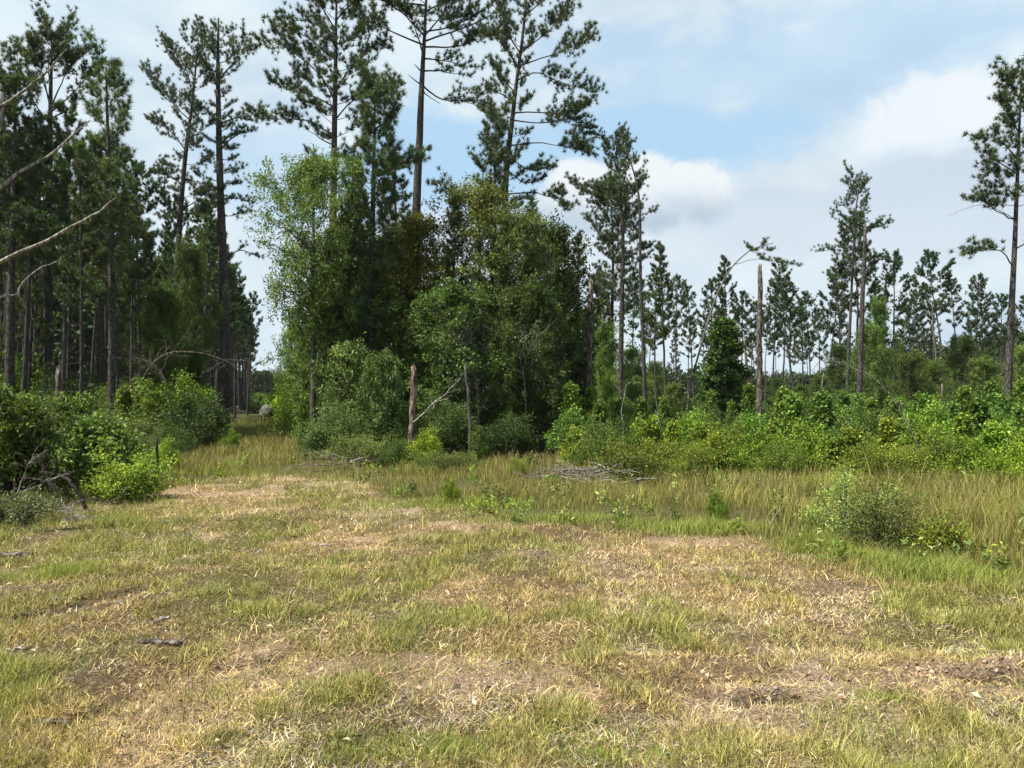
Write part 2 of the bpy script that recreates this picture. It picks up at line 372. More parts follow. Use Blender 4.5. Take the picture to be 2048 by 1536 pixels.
def mown(n, straw):
    x, y = sample(n, 2.3, 17.5); k = y < mown_limit(x) + .5 * R.random(n); x, y = x[k], y[k]
    green, st, bare = fields(x, y); n = len(x); u = R.random(n)
    if not straw:
        clump = np.clip((fbm(x, y, .28, 81, 2) - .40) / .25, 0, 1)
        keep = R.random(n) < (.52 + .48 * green) * (1 - .85 * bare) * (.25 + .75 * clump); x, y, green, st, u, clump = [v[keep] for v in (x, y, green, st, u, clump)]; n = len(x)
        h = (.026 + .042 * R.random(n)) * (.5 + .4 * green + 1.0 * clump); lean = np.abs(R.normal(.7, .45, n)).clip(0, 1.5)
        tall = R.random(n) < .025; h = np.where(tall, h * 1.9, h)
        mixg = np.clip(green * .62 + .14 + (fbm(x, y, .35, 87, 2) - .5) * .9 + R.normal(0, .2, n), 0, 1)[:, None]
        base = np.where((u < .50)[:, None], SW * .75, np.where((u < .86)[:, None], GO, DB)); cc = base * (1 - mixg) + (GR * .75 + BG * .35) * mixg
    else:
        keep = R.random(n) < (.45 + .55 * st) * (1 - .45 * bare) * (1 - .42 * green); x, y, green, st, u = [v[keep] for v in (x, y, green, st, u)]; n = len(x)
        h = .022 + .060 * R.random(n) ** 1.5; lean = np.clip(R.normal(1.2, .32, n), .2, 1.75)
        gz_ = np.clip((fbm(x, y, .9, 321, 2) - .5) / .15, 0, 1) * .5; cc = np.where((u < .46)[:, None], SW * .88, np.where((u < .80 - gz_)[:, None], DB * 1.35, np.where((u < .88)[:, None], GREY * .8, DB * .7))); cc = cc * (.9 + .2 * st[:, None])
    f = (.6 + .4 * np.clip(y / 4, 0, 2.5))
    w = (.0020 + .0026 * R.random(n) ** 2) * (.75 + .36 * y / 3); h = h * (1 + .03 * y)
    az = R.random(n) * 6.283; cl = vn(x / .075, y / .11, 301); c2 = fbm(x, y, .22, 305, 2)
    cc = cc * np.exp(R.normal(0, .40, (n, 1))).clip(.3, 2.3) * (.48 + .55 * cl + .5 * c2)[:, None]; h = h * (.7 + .6 * c2)
    dk = R.random(n) < .05 * (c2 > .5); cc = np.where(dk[:, None], np.array([.07, .045, .03]), cc); h = np.where(dk, h * 1.3, h)
    return blades(x, y, h, w, az, lean, cc * .85, cc * 1.1)
rs(3)
V, T, cc = mown(860000, False); tag(link('mown_grass', mesh_np('mown_grass', V, T, cc), M['grass']), 'short mown grass, patchy green and olive, across the near field', 'grass', kind='stuff')
V, T, cc = mown(760000, True); tag(link('straw_litter', mesh_np('straw_litter', V, T, cc), M['straw']), 'dry tan cut straw lying in swathes over the near field', 'straw', kind='stuff')

def tall(n):
    x, y = sample(n, 5.2, 62, .78)
    lim = mown_limit(x); over = y - lim
    fo = np.maximum(in_forest(x, y), np.clip(1.3 - np.hypot((x - 1.1) / 1.0, (y - 14.4) / 1.3), 0, .9)); fo = np.maximum(fo, np.clip(1.2 - np.hypot((x - 1.9) / .7, (y - 13.6) / 1.0), 0, .8))
    keep = (over > 0) & (R.random(n) > fo * .97) & ((y < 21) | (np.abs(lane_off(x, y) + .2) < 2.3) | ((x > 1) & (R.random(n) < .45)))
    x, y, over = x[keep], y[keep], over[keep]; n = len(x)
    ramp_ = np.clip(over / 2.8, 0, 1); patch = fbm(x, y, 1.6, 91, 3); p2 = fbm(x, y, .8, 95, 2)
    keep = R.random(n) < .30 + 2.0 * (p2 - .35); x, y, over, ramp_, patch = [v[keep] for v in (x, y, over, ramp_, patch)]; n = len(x)
    hmax = np.interp(x, [-9, -4, 0, 3, 9], [.27, .22, .20, .28, .40])
    h = (.09 + hmax * ramp_ * (.55 + .75 * patch)) * (.55 + .6 * R.random(n)); h = np.where(y > 20, h * .9, h); h = h * (.45 + 1.1 * fbm(x, y, .55, 313, 3)); h = np.where(R.random(n) < .012, h * 1.6, h)
    w = (.0032 + .0032 * R.random(n) ** 2) * (.7 + y / 15)
    az = R.random(n) * 6.283; lean = np.abs(R.normal(.14, .26, n))
    u = R.random((n, 1)); g_ = np.clip(1.0 - over / 1.1, 0, 1)[:, None] * (.35 + patch[:, None])
    g_ = np.clip(g_ * np.clip((fbm(x, y, .9, 97, 2) - .53) / .12, .0, 1)[:, None], 0, 1)
    c0 = GR * .7 * (1 - g_) + (BG * .55 + GR * .35) * g_
    tip = np.where(u < .24, GO * 1.0, np.where(u < .36, DB * 1.0, np.where(u < .47, SW * .85, np.where(u < .80, np.array([.23, .26, .05]), GR * 1.15))))
    tip = tip * (1 - g_ * .7) + (BG * .6 + GR * .4) * g_ * .7
    v_ = np.exp(R.normal(0, .42, (n, 1))).clip(.3, 2.2) * (.52 + .5 * patch[:, None] + .5 * fbm(x, y, .35, 311, 2)[:, None])
    return blades(x, y, h, w, az, lean, c0 * v_, tip * v_, .28)
rs(4)
V, T, cc = tall(520000); tag(link('tall_grass', mesh_np('tall_grass', V, T, cc), M['grass']), 'knee-high olive and golden grass beyond the mown field and up the lane', 'grass', kind='stuff')
def greenpatch():
    A = []
    for (px, py, rx, rd, n, hh) in ((1430, 1062, .6, .25, 3600, .18), (1650, 1095, .42, .22, 3800, .22), (1745, 1120, .3, .2, 1800, .2), (1120, 1040, .9, .3, 1800, .15),
                                (400, 945, 1.6, .6, 3800, .18), (900, 1010, 1.5, .5, 4500, .14), (1900, 1150, .6, .3, 2500, .22), (1300, 1055, .45, .3, 1200, .17),
                                (1640, 985, .35, .4, 1500, .5), (250, 1050, .9, .5, 2500, .14), (100, 1140, .55, .35, 3500, .13), (860, 1500, .5, .14, 2600, .07), (680, 1480, .06, .03, 60, .16),
                                (1180, 1470, .45, .14, 1600, .07), (1760, 1390, .16, .08, 500, .08), (1270, 1500, .4, .1, 1300, .07)):
        d = CH * F / (py - HZ); x0 = XY(px, d)
        x = x0 + R.normal(0, rx * .6, n); y = d + R.normal(0, rd * .6, n); u = R.random((n, 1))
        h = .85 * hh * (.3 + .8 * R.random(n)) * (.3 + 1.4 * fbm(x, y, .3, 331, 2)); c0 = np.where(u < .6, BG, GR * 1.1) * (1 + R.normal(0, .2, (n, 1))).clip(.5, 1.6)
        A.append(blades(x, y, h, np.full(n, .0032) * (.8 + d / 12), R.random(n) * 6.28, np.abs(R.normal(.3, .25, n)), c0 * .8, c0 * 1.1))
    k = 0; Vs, Ts, Cs = [], [], []
    for v, t, q in A: Vs.append(v); Ts.append(t + k); Cs.append(q); k += len(v)
    return np.vstack(Vs), np.vstack(Ts), np.vstack(Cs)
V, T, cc = greenpatch(); tag(link('green_grass', mesh_np('green_grass', V, T, cc), M['grass']), 'bright fresh green grass in tufts along the edge of the mown field', 'grass', kind='stuff')

# ------------------------------------------------------------------ plants: generators of shared meshes
PINE = palette([(.048, .080, .034), (.066, .100, .036), (.040, .066, .032), (.095, .110, .036)], [.4, .3, .2, .1], .2)
def polyline(a, b, n, wob, sag=0.0):
    t = np.linspace(0, 1, n)[:, None]; L = np.linalg.norm(b - a)
    P = a * (1 - t) + b * t + np.cumsum(R.normal(0, wob * L / n, (n, 3)), 0) * np.sin(t * math.pi) ** .5
    P[:, 2] -= sag * L * np.sin(t[:, 0] * math.pi)
    return P
def along(P, t):
    t = np.clip(t, 0, .9999) * (len(P) - 1); i = int(t); f = t - i
    return P[i] * (1 - f) + P[i + 1] * f
class Pine:
    def __init__(s): s.trunk = Tubes(); s.limbs = Tubes(); s.TP = []; s.TD = []
    def twig(s, P, r, gap=.17, start=.15):
        gap *= 1.08
        s.limbs.add(P, np.linspace(r, r * .4, len(P)), 3)
        L = np.linalg.norm(P[-1] - P[0]); n = max(2, int(L * (1 - start) / gap))
        for t in np.linspace(max(start, .32), 1, n):
            t = min(1, t + R.normal(0, .05)); p = along(P, t); q = along(P, max(0, t - .15)); d = nrm(p - q)
            s.TP.append(p + R.normal(0, .03, 3)); s.TD.append(nrm(d + np.array([0, 0, .75]) + R.normal(0, .25, 3)))
    def limb(s, P, r0, subs, sublen, foliage_from=.4, gap=.17, bare=False, depth=1):
        s.limbs.add(P, r0 * (1 - np.linspace(0, .85, len(P)) ** .9), 5 if r0 > .03 else 4)
        if bare:
            for k in range(subs):
                t = .35 + .6 * R.random(); p = along(P, t); d = nrm(along(P, min(1, t + .1)) - p); e = p + nrm(d + R.normal(0, .55, 3)) * sublen * (.4 + .5 * R.random())
                s.limbs.add(polyline(p, e, 4, .1), [r0 * .25, r0 * .2, r0 * .14, r0 * .08], 3)
            return
        for k in range(subs):
            t = foliage_from + (1 - foliage_from) * (k + R.random()) / subs; p = along(P, t); d = nrm(along(P, min(1, t + .08)) - along(P, t - .05))
            side = nrm(np.cross(d, np.array([0, 0, 1.0]))) * (1 if k % 2 else -1)
            v = nrm(d * .75 + side * (.5 + .5 * R.random()) + np.array([0, 0, .35 * R.random() + .08]) + R.normal(0, .2, 3)); L = sublen * (1.15 - .6 * t) * (.6 + .7 * R.random())
            e = p + v * L; e[2] += .18 * L; Q = polyline(p, e, 4, .12, .05); s.twig(Q, max(.006, r0 * .22), gap)
            if L > .55 and depth:
                for j in range(2):
                    q = along(Q, .35 + .4 * R.random()); e2 = q + nrm(v + R.normal(0, .55, 3) + np.array([0, 0, .2])) * L * .5; s.twig(polyline(q, e2, 3, .1), .005, gap)
        s.twig(P[-2:] if len(P) < 5 else P[-3:], r0 * .2, gap, 0)
    def build(s, name, nn=15, L=.19, w=.016, pal=PINE):
        nn = int(nn * 2.1); w *= 1.35; P, D = np.array(s.TP), np.array(s.TD); V, T, c = needles(P, D, nn, L, w, pal)
        return dict(trunk=s.trunk.join(s.limbs).mesh(name + '_trunk'), crown=mesh_np(name + '_crown', V, T, c))

def pine_auto(seed, H, r0, c0, cr, nl=34, top=.15, lean=(0, 0), shape='oval', gap=.17, nn=15, w=.016, L=.19, wob=.012, stubs=8, dens=1.0, name='pine'):
    rs(seed); s = Pine(); n = 14; t = np.linspace(0, 1, n)
    P = np.stack([lean[0] * t ** 1.4 * H, lean[1] * t ** 1.4 * H, t * H], -1); P[:, :2] += np.cumsum(R.normal(0, wob * H / n, (n, 2)), 0)
    P[:, :2] -= P[0, :2]; P[0, 2] = -.15
    s.trunk.add(P, r0 * (1.1 - t * 1.0) ** .95 + .008, 9, .08)
    for k in range(stubs):
        tt = c0 * (.35 + .65 * R.random()); p = along(P, tt); a = R.random() * 6.283; l = .15 + .9 * R.random() ** 2
        s.limbs.add(polyline(p, p + np.array([math.cos(a), math.sin(a), .15 + R.normal(0, .25)]) * l, 4, .08), [.014, .011, .008, .004], 3)
    a = R.random() * 6.283
    for k in range(nl):
        u = (k + R.random() * .8) / nl; tt = c0 + (1 - c0) * u ** .92 * .985; p = along(P, tt); a += 2.4 + R.normal(0, .35)
        if shape == 'oval': pr = (math.sin(math.pi * (.12 + .86 * u)) ** .7) * .9 + .12
        elif shape == 'cone': pr = (1 - u) ** .8 * .95 + top
        else: pr = (.55 + .45 * u) if u < .7 else (1 - (u - .7) / .3 * .6)       # flat-topped
        l = cr * pr * (.6 + .55 * R.random()); el = .12 + .75 * u + R.normal(0, .12)
        v = np.array([math.cos(a) * math.cos(el), math.sin(a) * math.cos(el), math.sin(el)])
        Q = polyline(p, p + v * l, 6, .10, .10 * (1 - u)); Q[:, 2] += (np.linspace(0, 1, 6) ** 2) * .15 * l
        s.limb(Q, max(.010, r0 * .18 * (1.15 - u) + .006), max(3, int((3 + l * 3.4) * dens)), max(.35, l * .48), .28 + .2 * R.random(), gap)
    s.twig(P[-3:], .012, gap * .7, 0)
    return s.build(name, nn, L, w)

def pine_hero(seed, d, trunk, r0, limbs, auto=(), gap=.17, nn=16, name='pine', w=.016, L=.19, bare=(), stub=()):
    """pine whose trunk and main limbs follow measured points at distance d"""
    rs(seed); s = Pine(); B = PX(*trunk[0], d); B = np.array([B[0], d, 0.0])
    loc = lambda px, py, dy=0.0: PX(px, py, d + dy) - B
    P = curve_pts([loc(*q) for q in trunk], 18); P[0, 2] = min(P[0, 2], -.1); t = np.linspace(0, 1, 18)
    s.trunk.add(P, r0 * (1.06 - t * .95) ** .95 + .01, 10, .08)
    def tnear(z): return float(np.interp(z, P[:, 2], t))
    for q in limbs:
        pts, opts = q if isinstance(q[0], (list, tuple)) and isinstance(q[1], dict) else (q, {})
        dy = opts.get('dy', R.normal(0, .9)); K = len(pts)
        Q = [loc(*pt, dy * (i / (K - 1)) ** 1.2) for i, pt in enumerate(pts)]
        Q[0] = along(P, tnear(Q[0][2])); Q = curve_pts(Q, 9) + R.normal(0, .015, (9, 3)); l = np.linalg.norm(Q[-1] - Q[0])
        s.limb(Q, opts.get('r', r0 * .15 + .012), opts.get('n', int(6 + l * 4.2)), opts.get('sl', max(.45, l * .33)), opts.get('f', .3), gap, opts.get('bare', False))
    for (z0, z1, n, crr, el0, el1) in auto:       # extra limbs all round, for depth
        a = R.random() * 6.28
        for k in range(n):
            py = z0 + (z1 - z0) * (k + R.random()) / n; zz = loc(trunk[0][0], py)[2]; p = along(P, tnear(zz)); a += 2.4 + R.normal(0, .4)
            l = crr * (.55 + .6 * R.random()); el = el0 + (el1 - el0) * k / n + R.normal(0, .12); v = np.array([math.cos(a) * math.cos(el), math.sin(a) * math.cos(el), math.sin(el)])
            Q = polyline(p, p + v * l, 6, .10, .05); Q[:, 2] += (np.linspace(0, 1, 6) ** 2) * .15 * l
            s.limb(Q, max(.010, r0 * .11), int(4 + l * 3.6), max(.4, l * .45), .3, gap)
    for q in stub:
        Q = curve_pts([loc(*pt) for pt in q], 5); s.limbs.add(Q, np.linspace(r0 * .2, r0 * .06, 5), 4)
    return s.build(name, nn, L, w), (B[0], d)

def clusterleaves(CP, CD, n, sd, L, asp, pal, up=.5, tipc=None, droop=0.0):
    N = len(CP); P = np.repeat(CP, n, 0) + R.normal(0, 1, (N * n, 3)) * sd * np.array([1, 1, .8]); D = nrm(np.repeat(CD, n, 0) * .8 + R.normal(0, .8, (N * n, 3))); D[:, 2] -= droop
    c = np.repeat(pal(N), n, 0) * (1 + R.normal(0, .18, (N * n, 1))).clip(.5, 1.5)
    if tipc is not None:
        k = R.random(N) < tipc[1]; kk = np.repeat(k, n) & (R.random(N * n) < .6); c[kk] = np.array(tipc[0]) * (1 + R.normal(0, .2, (kk.sum(), 1))).clip(.5, 1.5)
    return leaves(P, D, L, asp, c, up)
def hardwood(seed, H, r0, z0, cr, nl, nc, leaf_n, L, pal, shape='oval', sd=.17, asp=.55, lean=(0, 0), gap=.0, up=.5, tipc=None, name='hardwood', droop=.1, core=.35):
    """broad-leaved tree: limbs reach points of the crown's envelope, twigs carry the leaf clusters"""
    rs(seed); tr = Tubes(); br = Tubes(); n = 12; t = np.linspace(0, 1, n); top = H * .93
    P = np.stack([lean[0] * t * H, lean[1] * t * H, t * top], -1); P[:, :2] += np.cumsum(R.normal(0, .014 * H / n, (n, 2)), 0); P[:, :2] -= P[0, :2]; P[0, 2] = -.15
    tr.add(P, r0 * (1.08 - t) ** .8 + .008, 8, .10)
    CP, CD = [], []; a = R.random() * 6.28; ph0 = R.random() * 6.28; per = max(2, nc // nl)
    for k in range(nl):
        u = (k + R.random()) / nl; a += 2.4 + R.normal(0, .4)
        if shape == 'cone': pr = (1 - u) ** 1.1 * (.85 + .3 * R.random()) + .05
        elif shape == 'column': pr = .55 + .45 * math.sin(math.pi * u) if u < .85 else .5
        else: pr = math.sin(math.pi * (.10 + .84 * u)) ** .75
        pr = pr * (1 + .38 * math.sin(2 * a + 9 * u + ph0) + .2 * math.sin(5 * a + 21 * u)) if shape != 'cone' else pr
        zt = z0 + (H - z0) * u; l = cr * pr * (.55 + .6 * R.random()); rise = (.25 + .35 * u) * l if shape != 'cone' else .12 * l
        s0 = np.clip((zt - rise * 1.3) / top, .04, .97); p = along(P, s0); e = along(P, min(.97, zt / top)) + np.array([math.cos(a) * l, math.sin(a) * l, R.normal(0, .08) * cr]); e[2] = max(.05, min(e[2], H))
        Q = polyline(p, e, 6, .12, -.05); br.add(Q, np.linspace(max(.01, r0 * .32 * (1.1 - u)), .006, 6), 4)
        for j in range(per):
            tt = core + (1 - core) * R.random() ** .8; q = along(Q, tt); dd = nrm(R.normal(0, 1, 3) + np.array([math.cos(a), math.sin(a), .3]) * .7)
            l2 = cr * (.12 + .30 * R.random()) * (.5 + .5 * pr) if shape != 'cone' else cr * (.05 + .22 * R.random()) * (.1 + .9 * pr); f = q + dd * l2
            if j % 3 == 0: br.add(np.stack([q, (q + f) / 2 + R.normal(0, .03, 3), f]), [.007, .005, .003], 3)
            CP.append(f); CD.append(dd)
    for j in range(max(3, nc // 30)): CP.append(along(P, .85 + .15 * R.random()) + R.normal(0, cr * (.09 if shape != 'cone' else .03), 3)); CD.append(np.array([0, 0, 1.0]))
    V, T, c = clusterleaves(np.array(CP), np.array(CD), leaf_n, sd, L, asp, pal, up, tipc, droop)
    V[:, 2] = np.maximum(V[:, 2], .01)
    return dict(trunk=tr.join(br).mesh(name + '_trunk'), crown=mesh_np(name + '_crown', V, T, c))
def bush(seed, H, Rr, ns, nc, leaf_n, L, pal, sd=.09, asp=.55, up=.5, tipc=None, name='bush', flat=.75, spiky=0.0, droop=.05):
    """many-stemmed shrub"""
    rs(seed); br = Tubes(); CP, CD = [], []; per = max(2, nc // ns)
    for k in range(ns):
        a = R.random() * 6.283; ph = math.acos(1 - R.random() * .98); rr = (.8 + .3 * R.random()) * (1 + spiky * (R.random() ** 3))
        e = np.array([math.cos(a) * math.sin(ph) * Rr, math.sin(a) * math.sin(ph) * Rr, (math.cos(ph) * .9 + .12) * H]) * rr; e[2] = min(e[2], H * (1.05 + spiky * .3))
        b = np.array([math.cos(a) * .12 * Rr, math.sin(a) * .12 * Rr, -.03]); mid = (b + e) / 2 + np.array([0, 0, .12 * H])
        Q = curve_pts([b, mid, e], 6) + R.normal(0, .012, (6, 3)); br.add(Q, np.linspace(.010 + .006 * H, .003, 6), 4)
        for j in range(per):
            tt = .30 + .70 * R.random() ** .75; q = along(Q, tt); dd = nrm(R.normal(0, 1, 3) + (e - b) * .5 + np.array([0, 0, .3])); f = q + dd * Rr * (.08 + .28 * R.random())
            f[2] = max(f[2], .04); CP.append(f); CD.append(dd)
    V, T, c = clusterleaves(np.array(CP), np.array(CD), leaf_n, sd, L, asp, pal, up, tipc, droop)
    V[:, 2] = np.maximum(V[:, 2], .005)
    return dict(stems=br.mesh(name + '_stems'), foliage=mesh_np(name + '_foliage', V, T, c))

TREES = []      # (root, description, category, family) of everything that gets a label from its neighbours
def plant(kit, name, x, y, rz=0, sc=1, color=None, barkm='bark', leafm='needle', label=None, cat=None, group=None, desc=None):
    root = empty(name, (x, y, float(ground_z(np.array([x]), np.array([y]))[0])), rz, sc)
    for part, me in kit.items():
        leafy = part in ('crown', 'foliage')
        o = link(part, me, M[leafm] if leafy else M[barkm if part == 'trunk' else ('limb' if barkm == 'bark' else barkm)], root)
        if leafy and color is not None: o.color = (*color, 1)
    if group and 'pine' in name: root.rotation_euler = (R.normal(0, .022), R.normal(0, .022), rz)
    tag(root, label, cat, group)
    if desc: TREES.append((root, desc, cat))
    return root

# ------------------------------------------------------------------ hero pines
H1, pos = pine_hero(101, 41, [(448, 858), (450, 700), (446, 520), (440, 360), (437, 220), (436, 120), (437, 35)], .30,
    [[(440, 380), (420, 372), (398, 385)], [(440, 300), (470, 270), (505, 262)], [(438, 250), (470, 235), (500, 240)], [(438, 160), (470, 120), (490, 70)], [(437, 120), (420, 90), (405, 60)], [(440, 400), (470, 395), (505, 405)], ([(446, 520), (480, 500), (525, 515)], {'n': 5})],
    [(430, 60, 38, 1.35, -.1, .8)], name='hero_a')
plant(H1, 'pine_tree', *pos, label='tall straight dark-trunked pine standing alone at the left edge of the lane', cat='tree')
H2, pos = pine_hero(102, 40, [(342, 850), (350, 640), (360, 440), (372, 300), (385, 200), (396, 85)], .19,
    [[(372, 300), (340, 260), (300, 240)], [(380, 240), (345, 205), (300, 145)], [(375, 280), (410, 255), (430, 240)], [(362, 430), (330, 400), (315, 330)], [(388, 190), (370, 130), (340, 90)], [(366, 370), (335, 350), (310, 345)], [(362, 420), (395, 400), (415, 380)]],
    [(440, 100, 30, 1.45, 0, .9)], name='hero_b')
plant(H2, 'pine_tree', *pos, label='tall pine leaning right, its open crown touching the tallest straight trunk', cat='tree')
H3, pos = pine_hero(103, 33, [(96, 815), (97, 600), (99, 400), (100, 250), (102, 170), (104, 80)], .18,
    [([(100, 215), (88, 160), (66, 92)], {'f': .55}), ([(100, 205), (98, 120), (108, 62)], {'f': .5}), ([(101, 215), (130, 150), (160, 98)], {'f': .5}), ([(102, 225), (150, 180), (196, 128)], {'f': .5}), ([(102, 235), (140, 215), (150, 185)], {'f': .5}),
     ([(100, 205), (75, 140), (40, 100)], {'f': .5}), ([(100, 300), (80, 288), (60, 285)], {'n': 5}), ([(100, 250), (60, 190), (45, 150)], {'f': .5})],
    [(160, 70, 14, 1.5, .5, 1.1)], name='hero_c')
plant(H3, 'pine_tree', *pos, label='pine with a bare trunk opening into a round fan-shaped crown, far left', cat='tree')
H4, pos = pine_hero(104, 28, [(222, 862), (224, 650), (221, 400), (215, 250), (212, 135)], .13, [], [(560, 150, 44, 1.2, -.1, 1.0)], name='hero_d', L=.24, nn=18, w=.015)
plant(H4, 'pine_tree', *pos, label='slender long-needled pine, feathery crown reaching low, right of the fan-shaped crown', cat='tree', color=(1.3, 1.35, 1.2))
H5, pos = pine_hero(105, 30, [(18, 830), (22, 600), (28, 350), (32, 145)], .17, [], [(520, 160, 44, 1.3, -.1, .9)], name='hero_e', nn=18)
plant(H5, 'pine_tree', *pos, label='dense dark pine at the far left edge behind the dead limbs', cat='tree')
H6, pos = pine_hero(106, 30, [(655, 872), (660, 640), (667, 400), (669, 260), (671, 150), (672, 60), (674, -50)], .17,
    [[(669, 200), (640, 150), (595, 112), (550, 84), (515, 92)], [(669, 215), (625, 190), (585, 182), (540, 160)], [(668, 270), (620, 242), (560, 238), (515, 232)], ([(668, 290), (640, 275), (600, 250)], {'n': 4}), [(671, 70), (620, 42), (555, 38)],
     [(670, 180), (720, 110), (768, 92)], [(671, 90), (720, 70), (765, 28)], [(669, 240), (720, 190), (795, 188)], [(671, 60), (640, 10), (600, -20)], [(672, 40), (710, 0), (740, -30)], [(670, 120), (610, 70), (570, 60)]],
    [(330, -20, 30, 1.7, .1, 1.0)], name='hero_f', nn=17)
plant(H6, 'pine_tree', *pos, label='big spreading pine with long drooping left limbs above the pale green tree', cat='tree')
H7, pos = pine_hero(107, 24.2, [(738, 885), (742, 650), (745, 450), (748, 300), (750, 165)], .13, [[(747, 330), (790, 330), (830, 325)], [(748, 260), (780, 235), (795, 195)]],
    [(740, 175, 84, 1.12, -.05, .95)], name='hero_g', nn=18, L=.2)
plant(H7, 'pine_tree', *pos, label='bushy mid-height pine in front of the big spreading pine, clad almost to the ground', cat='tree')
H8, pos = pine_hero(108, 34, [(826, 868), (830, 600), (833, 410), (838, 300), (842, 200), (846, 120), (850, 50), (856, -90)], .235,
    [([(845, 88), (800, 68), (760, 48), (718, 32), (700, -8)], {'f': .35, 'dy': -.6}), [(845, 105), (832, 60), (808, 0)], [(847, 92), (900, 92), (945, 82), (957, 58)], [(850, 70), (885, 25), (905, -25)], [(850, 62), (905, 50), (965, 18)],
     ([(847, 115), (880, 118), (952, 132)], {'n': 12}), ([(843, 168), (880, 195), (925, 200), (965, 212)], {'n': 12, 'dy': .3}), [(852, 20), (900, 0), (960, -30)], [(852, 10), (790, 0), (740, -30)], [(848, 70), (800, 20), (760, -10)],
     ([(845, 140), (880, 140), (940, 150)], {'n': 8}), ([(848, 80), (960, 40), (1020, -10)], {'n': 12}), ([(836, 305), (850, 300), (860, 292)], {'n': 3, 'sl': .25, 'r': .02, 'dy': -.1}), ([(836, 305), (828, 300), (822, 292)], {'n': 2, 'sl': .2, 'r': .02, 'dy': -.1})],
    [(40, -80, 16, 2.2, .2, 1.0)], stub=[[(843, 168), (832, 160), (817, 148)], [(844, 142), (836, 134), (829, 126)], [(843, 170), (850, 185), (880, 205)]], name='hero_h', nn=17)
plant(H8, 'pine_tree', *pos, label='tallest pine, long bare straight trunk against blue sky, rising behind the thicket', cat='tree')
H9, pos = pine_hero(109, 32, [(1006, 878), (1008, 650), (1010, 420), (1013, 340), (1023, 250), (1031, 180), (1042, 100), (1053, 0), (1060, -50)], .155,
    [[(1033, 160), (1075, 145), (1120, 165), (1186, 180)], [(1040, 132), (1095, 112), (1150, 96), (1183, 72)], [(1044, 105), (1100, 60), (1130, 22)], ([(1026, 240), (1080, 246), (1130, 236), (1180, 206)], {'dy': -.5}), [(1030, 225), (1100, 225), (1150, 240), (1176, 270)],
     ([(1021, 290), (1080, 286), (1130, 292), (1168, 300)], {'f': .55}), [(1020, 312), (1060, 340), (1108, 332)], ([(1012, 388), (1070, 386), (1105, 396), (1132, 416)], {'f': .5}), [(1038, 135), (1008, 92), (972, 68)], [(1040, 110), (1015, 60), (1000, 8)],
     [(1029, 205), (990, 182), (950, 186)], [(1030, 185), (1000, 150), (985, 118)], [(1024, 262), (985, 232), (968, 205)], [(1050, 30), (1090, 0), (1120, -20)], [(1015, 340), (1050, 365), (1085, 360)]],
    [(420, 0, 34, 1.15, 0, 1.0)], name='hero_i', nn=17)
plant(H9, 'pine_tree', *pos, label='open-crowned pine with long bare right-hand limbs, right of the tallest pine', cat='tree')
H10, pos = pine_hero(110, 28, [(992, 885), (990, 650), (988, 450), (990, 330), (993, 245)], .12, [([(990, 460), (930, 415), (880, 360)], {'n': 9, 'f': .45}), [(990, 350), (1020, 330), (1040, 300)]], [(640, 255, 46, 1.15, .05, 1.1)], name='hero_j', nn=18)
plant(H10, 'pine_tree', *pos, label='short pine with upswept tips below and left of the open-crowned pine', cat='tree')
H11, pos = pine_hero(111, 42, [(1240, 845), (1243, 650), (1246, 480), (1240, 380), (1232, 295)], .15, [[(1246, 460), (1200, 400), (1150, 370)], [(1244, 420), (1195, 410), (1175, 440)]], [(600, 305, 50, 1.55, -.05, 1.0)], name='hero_k')
plant(H11, 'pine_tree', *pos, label='leafier pine of the close trio right of the thicket, pointed top before the cumulus', cat='tree')
H12, pos = pine_hero(112, 40, [(1291, 850), (1287, 700), (1281, 560), (1280, 440), (1276, 380), (1262, 325), (1250, 300)], .10,
    [([(1280, 440), (1240, 400), (1195, 375)], {'f': .6}), ([(1277, 395), (1255, 378), (1220, 355)], {'f': .5}), ([(1281, 430), (1295, 425), (1312, 418)], {'n': 6, 'sl': .4}), ([(1275, 372), (1285, 345), (1290, 305)], {'n': 4, 'sl': .3}), ([(1284, 520), (1262, 512), (1248, 508)], {'bare': True, 'n': 2}), ([(1282, 490), (1265, 470), (1255, 460)], {'bare': True, 'n': 2})],
    [(370, 300, 6, .6, .3, 1.0)], name='hero_l')
plant(H12, 'pine_tree', *pos, label='whip-thin pine curving left at the top, right-hand member of the close trio', cat='tree')
H13, pos = pine_hero(113, 45, [(1222, 842), (1224, 650), (1226, 500), (1222, 390)], .12, [], [(640, 400, 44, 1.6, -.05, .9)], name='hero_m')
plant(H13, 'pine_tree', *pos, label='left-hand pine of the close trio right of the thicket, crown half hidden', cat='tree')
H14, pos = pine_hero(114, 50, [(1692, 836), (1700, 650), (1707, 500), (1712, 420), (1722, 352)], .10, [([(1708, 505), (1670, 500), (1635, 503)], {'f': .7, 'n': 5}), [(1708, 470), (1750, 455), (1778, 445)], ([(1708, 520), (1740, 520), (1760, 512)], {'n': 5}), [(1709, 430), (1680, 410), (1665, 432)]],
    [(560, 365, 34, 1.35, 0, .9)], name='hero_n')
plant(H14, 'pine_tree', *pos, label='tallest of the thin right-hand pines, top just left of the rust-barked snag', cat='tree')
